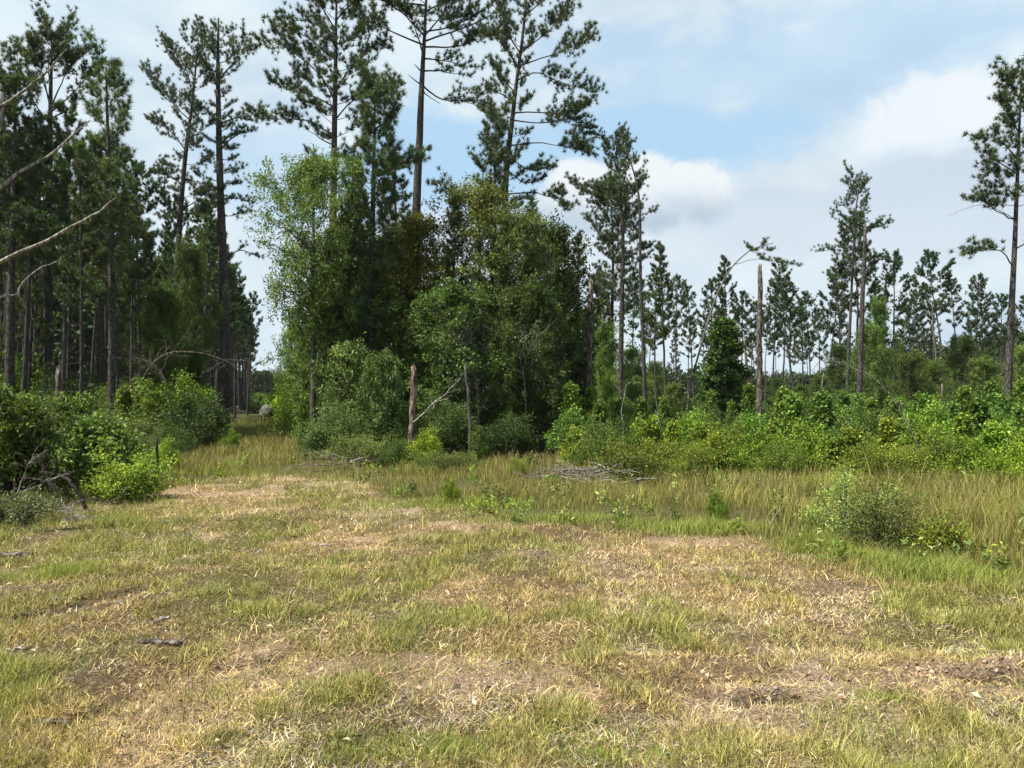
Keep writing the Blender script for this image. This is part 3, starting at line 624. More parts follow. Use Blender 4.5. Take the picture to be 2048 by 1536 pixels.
H15, pos = pine_hero(115, 29, [(2014, 890), (2017, 760), (2022, 640), (2028, 520), (2033, 400), (2038, 270), (2043, 150)], .135,
    [([(2031, 535), (2005, 505), (1962, 498), (1928, 512)], {'dy': -.4}), ([(2033, 440), (1998, 425), (1970, 405), (1942, 400)], {'f': .4}), ([(2033, 440), (1995, 420), (1955, 412), (1896, 432)], {'bare': True, 'n': 5, 'sl': .6, 'r': .02}), [(2036, 320), (1995, 280), (1950, 276)], [(2038, 270), (2010, 215), (1998, 198)],
     [(2035, 400), (2000, 360), (1975, 330)], [(2040, 200), (2020, 170), (2018, 155)], [(2030, 500), (2070, 480), (2110, 480)], [(2034, 380), (2080, 350), (2120, 340)], [(2037, 350), (1985, 320), (1965, 350)]],
    [(420, 160, 34, 1.25, .0, .9)], name='hero_o', nn=18)
plant(H15, 'pine_tree', *pos, label='dark pine cut off by the right edge, its grey trunk leaning slightly', cat='tree')
H16, pos = pine_hero(116, 40, [(1370, 812), (1398, 705), (1428, 605), (1458, 542), (1490, 508), (1515, 494), (1546, 486)], .048,
    [([(1470, 530), (1510, 518), (1555, 522), (1598, 530)], {'n': 9, 'sl': .35, 'f': .4}), ([(1505, 500), (1520, 510), (1530, 520)], {'n': 5, 'sl': .3}), ([(1515, 494), (1535, 500), (1545, 500)], {'n': 4, 'sl': .3})], [(500, 492, 3, .4, 0, .4)], name='hero_p')
plant(H16, 'bent_pine', *pos, barkm='deadbark', label='thin pine bowed over to the right in a long arch above the cone-shaped tree', cat='tree')

# ------------------------------------------------------------------ shared pines for the stands
TH = [pine_auto(200 + i, 13.5, .105, c0, cr, nl, name='slim_pine', lean=ln, shape=sh, gap=.24, nn=12, w=.038, L=.23, stubs=12, wob=.03) for i, (c0, cr, nl, ln, sh) in enumerate((
    (.56, 1.6, 28, (.02, 0), 'oval'), (.68, 1.6, 20, (-.03, .02), 'flat'), (.42, 1.4, 36, (0, .02), 'cone'), (.60, 1.8, 25, (.05, 0), 'oval'), (.48, 1.5, 32, (-.01, -.02), 'oval'), (.64, 1.35, 19, (.07, .02), 'flat'), (.34, 1.7, 40, (0, 0), 'cone')))]
ST = [pine_auto(240 + i, 15.5, .13, c0, cr, nl, name='stand_pine', lean=ln, shape=sh, gap=.27, nn=12, w=.040, L=.25, stubs=16, wob=.02) for i, (c0, cr, nl, ln, sh) in enumerate((
    (.55, 1.5, 28, (.01, 0), 'oval'), (.46, 1.35, 32, (0, .01), 'cone'), (.60, 1.6, 25, (-.02, 0), 'oval'), (.52, 1.3, 29, (0, 0), 'oval')))]
LOWP = [pine_auto(260 + i, 15.5, .12, c0, 1.7, 60, name='clad_pine', shape='cone', gap=.24, nn=13, w=.026, L=.22, stubs=4, wob=.02) for i, c0 in enumerate((.12, .20))]
rs(500)
# right-hand stand: (photo px of the crown, top row, distance, kit)
RIGHT = [(1332, 490, 58, 2), (1352, 560, 75, 0), (1390, 575, 72, 5), (1418, 560, 80, 4), (1455, 515, 55, 6), (1480, 590, 85, 0), (1500, 610, 95, 3), (1544, 565, 68, 0), (1563, 560, 74, 4),
         (1592, 525, 64, 5), (1606, 600, 90, 2), (1624, 590, 78, 0), (1640, 620, 95, 4), (1655, 575, 72, 3), (1688, 540, 66, 1), (1716, 430, 53, 4), (1745, 560, 66, 2), (1788, 515, 58, 0), (1816, 600, 84, 4),
         (1838, 585, 80, 0), (1868, 610, 76, 5), (1893, 508, 60, 3), (1922, 560, 66, 5), (1935, 640, 92, 2), (1965, 610, 78, 4), (1990, 650, 96, 6), (2003, 595, 76, 0), (2046, 595, 74, 4), (2085, 560, 70, 3),
         (1310, 540, 60, 4), (1262, 560, 66, 0), (1195, 540, 56, 6), (1160, 470, 44, 2), (1128, 560, 50, 6), (1375, 640, 100, 0), (1440, 640, 105, 4), (1530, 640, 100, 3), (1580, 640, 104, 0), (1675, 640, 98, 0), (1765, 650, 105, 3), (1855, 660, 100, 4), (1950, 560, 88, 0),
         (1298, 640, 95, 3), (1210, 600, 80, 4), (1345, 660, 118, 2), (1410, 655, 120, 5), (1465, 665, 115, 0), (1515, 670, 112, 4), (1555, 668, 125, 1), (1618, 672, 118, 3), (1708, 668, 122, 5), (1800, 665, 118, 1), (1905, 672, 120, 2), (1975, 668, 112, 0), (2025, 662, 108, 1)]
for px, py, d, k in RIGHT:
    h = PX(px, py, d)[2]; s_ = h / 13.5
    o = plant(TH[k], 'pine_tree', XY(px, d) - .0, d, R.random() * 6.28, (s_ * .95, s_ * .95, s_), (.68 + .25 * R.random(), .72 + .22 * R.random(), .65), cat='tree', group='thin pines of the right-hand stand',
          desc='slim %s pine in the right-hand stand' % ('near' if d < 70 else 'far'))
# left-hand plantation
LEFT = [(46, 250, 31, 0, 8), (122, 300, 30, 3, 0), (165, 330, 27, 1, 3), (190, 280, 33, 2, 0), (205, 300, 34, 3, 0), (240, 330, 29, 1, 0), (262, 420, 30, 0, 0), (285, 330, 38, 2, 0), (305, 480, 48, 1, 0), (-20, 160, 30, 2, 0), (-60, 200, 33, 0, 0),
        (70, 300, 40, 1, 0), (10, 290, 44, 3, 0), (330, 500, 52, 0, 0), (385, 520, 56, 3, 0), (415, 560, 60, 1, 0), (470, 540, 62, 2, 0), (495, 590, 70, 0, 0)]
rs(501)
for px, py, d, k, _ in LEFT:
    h = PX(px, py, d)[2]; s_ = h / 15.5
    plant(ST[k], 'pine_tree', XY(px, d), d, R.random() * 6.28, (s_ * .95, s_ * .95, s_), (.9 + .3 * R.random(), .95 + .25 * R.random(), .9), cat='tree', group='pines of the left-hand plantation', desc='slender front-row plantation pine')
rs(502)
for i in range(34):
    d = 30 + R.random() * 26; off = -5.2 - R.random() * (d * .55); x = off - .315 * d
    if 1024 + F * x / d < -60: continue
    s_ = (9.5 + 4.5 * R.random()) / 13.5
    plant(TH[i % 7], 'pine_tree', x, d, R.random() * 6.28, (s_ * .75, s_ * .75, s_), (.9 + .3 * R.random(), .95 + .25 * R.random(), .9), cat='tree', group='pines of the left-hand plantation', desc='whippy thin plantation pine')
for i in range(24):
    d = 47 + i * 4.6; off = -4.6 - 1.6 * R.random(); s_ = (12.5 + 3.2 * R.random()) / 15.5
    plant(ST[(i * 3 + 1) % 4], 'pine_tree', off - .315 * d, d, R.random() * 6.28, (s_ * 1.1, s_ * 1.1, s_), (.9 + .3 * R.random(), .95 + .25 * R.random(), .9), cat='tree', group='pines of the left-hand plantation', desc='pine in the row lining the lane')
for row in range(9):
    for col in range(9):
        d = 38 + row * 9.5 + R.normal(0, 1.2); off = -4.2 - col * 4.3 - R.random() * 1.6; x = off - .315 * d
        pxx = 1024 + F * x / d
        if pxx < -160 or (d < 47 and off > -9): continue
        s_ = (13.5 + 2.6 * R.random()) / 15.5
        plant(ST[(row + col * 3) % 4], 'pine_tree', x, d, R.random() * 6.28, s_, (.85 + .3 * R.random(), .9 + .25 * R.random(), .85), cat='tree', group='pines of the left-hand plantation', desc='%s plantation pine' % ('inner dark-trunked' if col else 'lane-edge'))

# ------------------------------------------------------------------ broad-leaved trees
GREENS = palette([(.095, .145, .034), (.075, .118, .032), (.125, .175, .042), (.06, .095, .028)], [.35, .3, .2, .15])
PALE = palette([(.13, .175, .045), (.16, .205, .055), (.10, .14, .04)])
OLIVE = palette([(.10, .130, .040), (.13, .155, .05), (.08, .11, .036), (.16, .18, .065)], [.35, .25, .25, .15])
GOLD = palette([(.13, .155, .032), (.18, .18, .038), (.10, .13, .032), (.24, .21, .05)], [.35, .25, .25, .15])
DARK = palette([(.048, .078, .019), (.066, .10, .024), (.038, .062, .016)])
BLUEG = palette([(.095, .15, .040), (.13, .19, .052), (.075, .115, .032)])
BRIGHT = palette([(.12, .20, .030), (.17, .26, .035), (.09, .15, .028)])
YELLOW = palette([(.16, .24, .034), (.22, .28, .038), (.12, .185, .03)])
HW = {
 'pale': hardwood(301, 10.8, .12, 4.4, 1.95, 60, 860, 32, .095, PALE, sd=.135, asp=.45, name='pale_tree'),
 'olive': hardwood(302, 9.5, .09, 1.2, 1.9, 64, 820, 32, .095, OLIVE, sd=.13, asp=.42, name='olive_tree'),
 'gold': hardwood(303, 8.6, .08, 3.0, 1.2, 44, 420, 32, .095, GOLD, sd=.12, asp=.5, name='gold_tree'),
 'dark': hardwood(304, 8.4, .09, .5, 2.0, 64, 820, 34, .10, DARK, sd=.14, asp=.5, name='dark_tree'),
 'green': hardwood(305, 7.2, .07, .8, 1.8, 60, 720, 32, .10, GREENS, sd=.13, asp=.5, name='green_tree'),
 'magnolia': hardwood(306, 4.8, .05, .3, 1.35, 40, 330, 24, .14, BLUEG, sd=.15, asp=.38, name='magnolia', tipc=((.16, .22, .09), .25)),
 'gum': hardwood(307, 6.3, .07, .25, 1.5, 70, 620, 34, .10, palette([(.05, .10, .024), (.07, .13, .03), (.04, .075, .02)]), shape='cone', sd=.12, asp=.85, name='sweetgum', tipc=((.13, .22, .04), .12)),
}
def hw(kind, px, top, d, label, rz=0, cr=1.0, color=None, name='broadleaf_tree', hs={'pale': 10.8, 'olive': 9.5, 'gold': 8.6, 'dark': 8.4, 'green': 7.2, 'magnolia': 4.8, 'gum': 6.3}, group=None):
    s_ = PX(px, top, d)[2] / hs[kind]
    return plant(HW[kind], name, XY(px, d), d, rz, (s_ * cr, s_ * cr, s_), color, 'hwbark', 'leaf', label, 'tree', group)
hw('pale', 628, 285, 23.6, 'tall pale green tree on a slim dark trunk beside the lane', 0, .82, (.88, .92, .9))
hw('pale', 690, 420, 27, 'smaller pale green tree tucked under the big spreading pine', 2, .9, (.8, .85, .8))
hw('gold', 838, 415, 25, 'golden-green tree in the thicket right below the tallest pine', 1, 1.05)
hw('olive', 960, 345, 26, 'grey-green tree with feathery top, tallest broadleaf of the thicket', .5, .95)
hw('olive', 1035, 400, 25, 'dull olive tree in the middle of the thicket below the open-crowned pine', 2.2, .9, (.85, .9, .85))
hw('dark', 1095, 430, 28, 'dark broadleaf tree forming the right end of the thicket', 1.2, .95)
hw('dark', 1065, 560, 24, 'low dark tree with branches to the ground beside the shaded grass gap', 3.2, .9, (.95, 1.0, .9))
hw('green', 900, 560, 23, 'mid-green tree behind the forked bleached branch', 4, 1.05, (.8, .85, .8))
hw('dark', 850, 620, 24, 'dark tree just behind the broken ochre post', 5, 1.0, (1.2, 1.2, 1.1))
hw('green', 780, 520, 25, 'mid-green tree between the bushy pine and the golden-green tree', 1.8, .95)
hw('green', 640, 560, 27, 'leafy green tree behind the slim dark trunk by the lane', 2.6, .8, (1.15, 1.15, 1.0))
hw('dark', 720, 600, 28, 'dark tree filling the thicket behind the large-leaved blue-green tree', .8, 1.0, (1.1, 1.1, 1.1))
hw('dark', 985, 560, 27, 'dark tree in the heart of the thicket behind the tangle of dead twigs', .3, 1.0)
hw('olive', 1130, 520, 33, 'olive tree behind the right end of the thicket', .9, .7, (.8, .85, .8))
hw('magnolia', 700, 685, 21.5, 'blue-green large-leaved tree at the left front of the thicket', 0, .85)
hw('green', 668, 470, 24, 'narrow green tree just right of the slim dark trunk', 1.1, .5, (.85, .95, .8))
hw('olive', 775, 460, 24.5, 'narrow dull green tree behind the broken ochre post', .7, .5, (.8, .9, .8))
hw('green', 1000, 640, 23, 'low green tree in front of the dark heart of the thicket', 2.9, .6, (.75, .82, .7))
hw('magnolia', 765, 700, 20.5, 'smaller large-leaved tree just left of the broken ochre post', 2, .7, (.8, .85, .8))
hw('green', 1210, 640, 36, 'leafy yellow-green young tree beside the peeling snag', 3.3, .50, (1.5, 1.45, 1.1))
hw('gum', 1448, 625, 38, 'dark green cone-shaped tree standing alone among the right-hand shrubs', 0, 1.3, name='sweetgum_tree')
hw('green', 325, 560, 33, 'leafy tree under the pines left of the tallest straight trunk', 1, .62, (.8, .85, .75))
hw('green', 378, 470, 37, 'leafy tree wrapped around the leaning pine trunk', 2, .42, (.85, .9, .75))
hw('dark', 385, 690, 35, 'dark leafy tree in the plantation behind the dark round bush', 2, .7)
hw('dark', 300, 620, 42, 'dark leafy tree deep in the plantation behind the arching dead sapling', 4, .9)
hw('green', 590, 640, 38, 'yellow-green tree leaning over the right side of the lane', 4.4, .65, (1.5, 1.5, 1.1))
hw('green', 1758, 590, 46, 'bright leafy tree right of the rust-barked snag', 1.4, .42, (.9, 1.05, .8))
hw('green', 1735, 640, 44, 'small leafy tree behind the rust-barked snag', 2.4, .6, (1.0, 1.1, 1.0))

for px, top, d, k, ln in ((702, 330, 25.5, 1, 'narrow pine wedged between the pale green tree and the bushy pine'), (790, 300, 27, 2, 'narrow pine directly right of the bushy pine'), (905, 400, 25.5, 1, 'narrow dark pine right of the golden-green tree'), (1068, 400, 26, 3, 'narrow pine under the right limbs of the open-crowned pine'), (1120, 480, 29, 1, 'small pine at the right shoulder of the thicket')):
    s_ = PX(px, top, d)[2] / 15.5; plant(LOWP[k % 2], 'pine_tree', XY(px, d), d, k * 1.3, (s_ * 1.15, s_ * 1.15, s_), None, label=ln, cat='tree')

# ------------------------------------------------------------------ shrubs
BK = {
 'gum': bush(401, 1.7, .80, 26, 351, 22, 0.070, palette([(.085, .15, .030), (.11, .185, .035), (.065, .115, .026)]), sd=.09, asp=.85, tipc=((.22, .27, .07), .15), spiky=.35, name='gum_shrub'),
 'gum2': bush(402, 1.9, .75, 22, 324, 22, 0.070, palette([(.075, .14, .030), (.10, .17, .032), (.055, .10, .024)]), sd=.09, asp=.8, tipc=((.20, .26, .06), .2), spiky=.5, name='gum_shrub'),
 'oak': bush(403, 1.5, .90, 28, 378, 26, 0.057, GREENS, sd=.09, asp=.45, spiky=.25, name='oak_shrub'),
 'fine': bush(404, 1.2, .85, 30, 330, 24, 0.046, palette([(.10, .13, .034), (.125, .155, .042), (.075, .10, .026)]), sd=.085, asp=.4, spiky=.3, name='fine_shrub'),
 'dark': bush(405, 1.6, .85, 34, 459, 30, 0.049, DARK, sd=.09, asp=.45, name='dark_shrub'),
 'bright': bush(406, 1.3, .80, 28, 351, 24, 0.061, BRIGHT, sd=.085, asp=.5, spiky=.3, name='bright_shrub'),
}
BK['sap'] = hardwood(407, 2.2, .022, .1, .62, 40, 240, 22, .08, palette([(.095, .15, .032), (.125, .185, .038), (.07, .115, .026)]), shape='cone', sd=.075, asp=.8, tipc=((.21, .27, .06), .14), name='sapling')
BK['sap'] = dict(stems=BK['sap']['trunk'], foliage=BK['sap']['crown'])
def bsh(kind, px, top, d, label=None, cr=1.0, color=None, name='shrub', desc=None, group=None, rz=None):
    hs = {'sap': 2.2, 'gum': 1.85, 'gum2': 2.1, 'oak': 1.6, 'fine': 1.3, 'dark': 1.65, 'bright': 1.4}[kind]; h = max(.35, PX(px, top, d)[2]); s_ = h / hs
    return plant(BK[kind], name, XY(px, d), d, R.random() * 6.28 if rz is None else rz, (s_ * cr, s_ * cr, s_), color, 'hwbark', 'leaf', label, 'shrub', group, desc)
rs(510)
# left foreground: built for their own shapes
K = bush(421, 1.75, .92, 40, 560, 26, .064, palette([(.075, .125, .026), (.105, .165, .032), (.055, .092, .022)]), sd=.075, asp=.5, spiky=.25, tipc=((.17, .25, .05), .12), name='big_bush')
plant(K, 'shrub', XY(25, 12.2), 12.2, 0, (1.0, 1.0, 1.0), None, 'hwbark', 'leaf', 'large dense green bush at the left edge, behind the fallen dead branches', 'shrub')
K = bush(422, 1.18, .62, 34, 480, 22, .064, palette([(.10, .17, .035), (.14, .22, .045), (.07, .12, .03)]), sd=.075, asp=.8, spiky=.25, tipc=((.20, .28, .08), .22), name='sweetgum_bush')
plant(K, 'shrub', XY(205, 13.6), 13.6, 1, 1, None, 'hwbark', 'leaf', 'star-leaved green bush just left of the yellow-green bush', 'shrub')
K = bush(423, .66, .44, 40, 420, 16, .042, YELLOW, sd=.06, asp=.42, spiky=.7, name='yellow_bush')
plant(K, 'shrub', XY(262, 12.4), 12.4, 1, (1.1, 1.1, 1), None, 'hwbark', 'leaf', 'glowing yellow-green bush at the edge of the mown field', 'shrub')
K = bush(424, .42, .5, 26, 150, 26, .035, palette([(.12, .15, .07), (.15, .18, .09), (.09, .12, .05)]), sd=.06, asp=.4, name='grey_bush')
plant(K, 'shrub', XY(25, 9.9), 9.9, 1, 1, None, 'hwbark', 'leaf', 'low grey-green bush in the left corner before the large bush', 'shrub')
bsh('bright', 330, 880, 16.5, 'bright green bush behind the black stump', .7, (1.3, 1.25, 1.0))
bsh('bright', 155, 850, 14.8, 'small light-topped bush between the two big left bushes', .6, (1.1, 1.1, 1))
bsh('fine', 275, 870, 18, 'dusty grey-green bush behind the star-leaved bush', 1.2, (.85, .85, .9))
bsh('dark', 385, 775, 23, 'dark round bush in front of the tallest straight trunk', 1.0)
bsh('dark', 345, 850, 20.5, 'low dark bush at the foot of the dark round bush', 1.2, (1.3, 1.3, 1.2))
bsh('oak', 440, 840, 28, 'light green bush at the foot of the tallest straight trunk', .9, (1.4, 1.4, 1.1))
bsh('bright', 462, 862, 25, 'low yellow-green bush on the left bank of the lane', .9, (1.1, 1.1, .9))
bsh('dark', 618, 850, 24.5, 'small dark bush on the right bank of the lane', .8)
bsh('fine', 120, 830, 21, 'grey-green brush behind the large left bush', 2.0, (.8, .85, .9))
bsh('fine', 210, 820, 24, 'grey-green brush among the slender left trunks', 2.2, (.75, .8, .85))
bsh('oak', 270, 790, 28, 'mid-green bush under the arching dead sapling', 1.2, (.9, .9, .85))
bsh('oak', 325, 800, 30, 'shaded bush left of the dark round bush', 1.3, (.75, .8, .75))
bsh('fine', 70, 815, 27, 'grey brush at the foot of the far left pines', 2.2, (.7, .75, .75))
# thicket edge
for q in (('magnolia_', 0),): pass
bsh('oak', 604, 775, 31, 'yellow-green bush rising on the right side of the lane', 1.0, (1.6, 1.6, 1.1))
bsh('oak', 634, 800, 28, 'bush behind the slim dark trunk at the lane', 1.0, (1.3, 1.3, 1.0))
bsh('oak', 665, 810, 20, 'blue-green bush right of the slim dark trunk', .9, (1.1, 1.2, 1.4))
bsh('fine', 720, 865, 18.4, 'low feathery bush left of the yellow-topped bush', 1.5, (1.2, 1.2, 1.2))
bsh('bright', 848, 862, 17.6, 'yellow-topped bush at the foot of the broken ochre post', .8, (1.2, 1.1, .8))
bsh('dark', 790, 872, 17.6, 'rounded dark green bush left of the yellow-topped bush', .9, (1.6, 1.6, 1.3))
bsh('fine', 870, 905, 16.2, 'grey-green feathery bush in the tall grass before the ochre post', 1.7, (.95, 1.0, .95))
bsh('fine', 925, 900, 16.8, 'dull green feathery bush right of the yellow-topped bush', 1.4, (1, 1, .9))
bsh('gum', 960, 850, 19, 'young sapling with layered leaves before the dark thicket', .55, (.8, .85, .8))
bsh('fine', 1035, 912, 15.8, 'bright little bush at the left of the brush pile', .7, (1.5, 1.5, .9))
bsh('oak', 800, 800, 21, 'brownish-green bush behind the broken ochre post', .9, (.95, .9, .8))
bsh('dark', 890, 800, 21, 'dark bush right of the broken ochre post', 1.1, (1.2, 1.2, 1.1))
bsh('dark', 1010, 820, 21, 'dark bush under the right half of the thicket', 1.2)
bsh('dark', 730, 780, 22.5, 'dark green bush before the large-leaved tree', 1.0, (1.4, 1.4, 1.3))
bsh('bright', 905, 985, 11.6, 'tiny leafy weed at the edge of the mown field', .7, (1.3, 1.1, .7), name='weed')
bsh('bright', 1432, 985, 9.9, 'small leafy sapling in the tall grass left of the leaning stick', .55, (1.0, 1.05, .8), name='sapling')
K = bush(425, .90, .55, 18, 190, 22, .034, palette([(.16, .20, .07), (.21, .25, .09), (.11, .145, .05)]), sd=.07, asp=.4, spiky=.6, name='wispy_bush')
plant(K, 'shrub', XY(1690, 9.0), 9.0, 1, (.8, .8, .74), (1.25, 1.4, 1.0), 'hwbark', 'leaf', 'wispy grey-green bush in the tall grass at right', 'shrub')
K = bush(426, .6, .42, 20, 160, 24, .035, palette([(.09, .11, .03), (.12, .14, .035)]), sd=.06, asp=.25, spiky=.3, name='olive_clump')
plant(K, 'shrub', XY(1760, 8.3), 8.3, 1, 1, None, 'hwbark', 'leaf', 'olive weed clump right beside the wispy grey-green bush', 'shrub')
K = bush(427, .35, .28, 30, 120, 18, .045, palette([(.20, .22, .03), (.16, .20, .03)]), sd=.04, asp=.2, spiky=.2, name='yellow_weed')
plant(K, 'weed', XY(1872, 8.0), 8.0, 1, 1, None, 'hwbark', 'leaf', 'feathery yellow weed in the tall grass near the right edge', 'weed')
# right-hand shrub belt
rs(520)
kinds = ['gum', 'oak', 'gum2', 'bright', 'fine', 'gum', 'oak']
FRONT = [(1150, 850, 17.5, 'gum', .7, (1.3, 1.3, 1.3)), (1190, 845, 16.6, 'oak', .8, (.9, 1.0, 1.0)), (1225, 855, 16, 'oak', .85, (.7, .85, .8)), (1270, 870, 14.6, 'fine', 1.2, (1.05, 1.1, .8)), (1300, 830, 17.5, 'gum', .8, (1.1, 1.1, .8)), (1345, 845, 17, 'sap', 1.00, (1.4, 1.3, .8)),
         (1375, 880, 15.5, 'fine', 1.0, (1.0, 1.2, .8)), (1400, 840, 18, 'gum', .9, (1.1, 1.1, .9)), (1430, 865, 16, 'gum', .9, (1.2, 1.15, .8)), (1470, 850, 17, 'oak', 1.0, (1.1, 1.15, .8)), (1505, 860, 15.6, 'bright', .9, (.9, .95, .9)), (1540, 850, 16.2, 'sap', 1.00, (1.1, 1.15, .9)),
         (1560, 885, 14.6, 'oak', 1.1, (1.0, 1.1, .8)), (1600, 850, 15.6, 'bright', .9, (.8, .9, .9)), (1630, 845, 16.5, 'gum', .9, (.9, 1, .9)), (1665, 875, 14.8, 'sap', 1.12, (1, 1, .9)), (1700, 850, 16, 'gum', 1.0, (1.1, 1.05, .9)), (1735, 885, 14.2, 'oak', 1.0, (1.1, 1.15, .8)),
         (1775, 835, 15.8, 'sap', 1.12, (1.2, 1.1, .8)), (1810, 880, 14.4, 'fine', 1.3, (1.1, 1.3, .9)), (1850, 850, 15, 'gum', 1.0, (1.1, 1.1, .8)), (1890, 870, 14.4, 'oak', 1.0, (1.2, 1.25, .9)), (1925, 830, 16.5, 'sap', 1.12, (1, 1.1, .9)), (1950, 885, 14, 'bright', .9, (1.0, 1.05, .9)),
         (1990, 840, 15.5, 'gum', 1.0, (1.1, 1.15, .9)), (2025, 890, 13.8, 'bright', .9, (1.1, 1.1, .9)), (2060, 860, 14.4, 'gum', 1.0, (1.1, 1.1, .9)), (2110, 850, 15, 'oak', 1.0, (1, 1, .9))]
for px, top, d, k, cr, col in FRONT:
    bsh(k, px, top, d, None, cr, (1.32 * col[0], 1.15 * col[1], .85 * col[2]), name='shrub', desc={'gum': 'leafy pale-tipped sweetgum shrub', 'sap': 'pointed pale-tipped sweetgum sapling', 'oak': 'small-leaved green shrub', 'fine': 'feathery dull green shrub', 'bright': 'bright green leafy shrub'}[k] + ' in the front row', group='shrubs of the right-hand belt')
for i in range(40):
    px = 1135 + i * 25 + R.normal(0, 7); d = [20, 24, 29][i % 3] + R.normal(0, 1.0); top = np.interp(px, [1130, 1350, 1500, 1700, 1900, 2100], [814, 830, 834, 820, 812, 804]) + R.normal(0, 8) - (i % 3) * 4
    k = kinds[(i * 5) % 7] if (i * 5) % 7 != 4 else 'oak'
    if k == 'fine': k = 'oak'
    top += R.normal(0, 9)
    if i % 5 in (1, 3): k = 'sap'; top -= 14
    v = .72 + .4 * R.random()
    bsh(k, px, top, d, None, .85 + .3 * R.random(), (v, v * (1 + .15 * R.random()), v * .9), name='shrub', desc=('mid-row' if i % 3 < 2 else 'back-row') + {'gum': ' pale-tipped', 'gum2': ' upright', 'oak': ' small-leaved', 'bright': ' bright', 'sap': ' pointed'}[k] + ' shrub', group='shrubs of the right-hand belt')
for i in range(20):
    px = 1150 + i * 48 + R.normal(0, 12); d = 38 + R.random() * 12; top = np.interp(px, [1130, 1400, 1700, 2100], [795, 800, 790, 765]) + R.normal(0, 8); v = .6 + .3 * R.random()
    bsh(['oak', 'dark', 'gum2'][i % 3], px, top, d, None, 1.0 + .3 * R.random(), (v * 1.2, v * 1.3, v), name='shrub', desc='distant dull green shrub', group='shrubs of the right-hand belt')
# undergrowth in the plantation
for i in range(26):
    d = 31 + (i % 5) * 7 + R.normal(0, 1.5); off = -5 - R.random() * 26; x = off - .315 * d
    pxx = 1024 + F * x / d
    if pxx < -60: continue
    v = .55 + .4 * R.random(); k = ['oak', 'dark', 'fine'][i % 3]
    bsh(k, pxx, 790 - R.random() * 40, d, None, 1.3, (v, v, v * .9), name='shrub', desc={'oak': 'green', 'dark': 'dark', 'fine': 'greyish'}[k] + ' undergrowth shrub under the pines', group='undergrowth of the plantation')
for i in range(12):       # along the right side of the lane, away into the distance
    d = 32 + i * 6; off = 1.6 + R.random() * 1.5; x = off - .315 * d; v = 1.0 + .6 * R.random()
    bsh(['oak', 'gum2', 'bright'][i % 3], 1024 + F * x / d, 795 - (2.2 + 1.8 * R.random() - 1.65) * F / d, d, None, .9, (v * 1.05, v, .9), name='shrub', desc='yellow-green laneside shrub', group='shrubs lining the lane')
for i in range(14):
    d = 78 + i * 6; off = -3.2 + 5.2 * R.random(); v = 1.0 + .5 * R.random()
    bsh(['oak', 'gum2', 'dark'][i % 3], 1024 + F * (off - .315 * d) / d, 795 - (1.2 + i * .14 - 1.65) * F / d, d, None, 1.3, (v, v, .9), name='shrub', desc='young green shrub across the far lane', group='young growth closing the lane')
for i in range(9):
    d = 46 + i * 9; x = 4.2 + R.random() * 3 - .315 * d; s_ = (12 + 3 * R.random()) / 15.5
    plant(ST[i % 4], 'pine_tree', x, d, R.random() * 6.28, s_, None, cat='tree', group='pines right of the lane', desc='pine rising behind the thicket')
for i in range(10):
    d = 34 + i * 5; x = -.315 * d + 5 + (i % 2) * 2.5 + R.random(); kk = ['dark', 'green'][i % 2]; s_ = (7 + 2 * R.random()) / 8
    plant(HW[kk], 'broadleaf_tree', x, d, R.random() * 6.28, s_, (.9, .95, .9), 'hwbark', 'leaf', cat='tree', group='broadleaf trees right of the lane', desc='broadleaf tree behind the thicket')

def weeds():
    rs(88); n = 420; x, y = sample(n, 6, 17.5, .72); lim = mown_limit(x); k = (y > lim - .2) & (R.random(n) < np.where(y < lim + 1.2, 1, .45)) & (in_forest(x, y) < .5); x, y, lim = x[k], y[k], lim[k]; n = len(x)
    x = np.repeat(x, 4) + R.normal(0, .09, n * 4); y = np.repeat(y, 4) + R.normal(0, .09, n * 4); h = (.10 + .32 * R.random(n * 4)) * np.repeat(.55 + .45 * np.clip((y[::4] - lim) / 2, 0, 1), 4); N = n * 4
    z = ground_z(x, y); m_ = 14; t = np.tile(np.linspace(.25, 1, m_), N); P = np.stack([np.repeat(x, m_) + R.normal(0, .02, N * m_), np.repeat(y, m_) + R.normal(0, .02, N * m_), np.repeat(z, m_) + t * np.repeat(h, m_)], -1)
    D = R.normal(0, 1, (N * m_, 3)); D[:, 2] = np.abs(D[:, 2]) * .6 + .2; c = np.repeat(np.repeat(palette([(.13, .22, .035), (.20, .27, .04), (.10, .15, .035), (.17, .20, .06)])(n), 4, 0), m_, 0) * (1 + R.normal(0, .2, (N * m_, 1))).clip(.5, 1.5)
    V, T, cc = leaves(P, D, (.035 + .03 * R.random((N * m_, 1))) * (.7 + .03 * np.repeat(y, m_)[:, None]), .4, c, .5)
    tag(link('weeds', mesh_np('weeds', V, T, cc), M['leaf']), 'small leafy green weeds scattered through the edge of the tall grass', 'weeds', kind='stuff')
weeds()
rs(545)
for i in range(22):
    d = 22 + R.random() * 12; px = 15 + i * 19 + R.normal(0, 8); top = 785 + R.normal(0, 18); v = .7 + .4 * R.random(); kk = ['oak', 'sap', 'bright', 'gum2'][i % 4]; s_ = PX(px, top, d)[2] / {'oak': 1.6, 'sap': 2.2, 'bright': 1.4, 'gum2': 2.1}[kk]
    plant(BK[kk], 'sapling' if kk == 'sap' else 'shrub', XY(px, d), d, R.random() * 6.28, (s_ * .85, s_ * .85, s_), (v * 1.1, v * 1.05, v * .75), 'hwbark', 'leaf', None, 'sapling' if kk == 'sap' else 'shrub', 'green growth before the left-hand trunks', {'oak': 'sunlit small-leaved shrub', 'sap': 'sunlit pointed sapling', 'bright': 'sunlit bright shrub', 'gum2': 'sunlit upright shrub'}[kk] + ' before the left trunks')
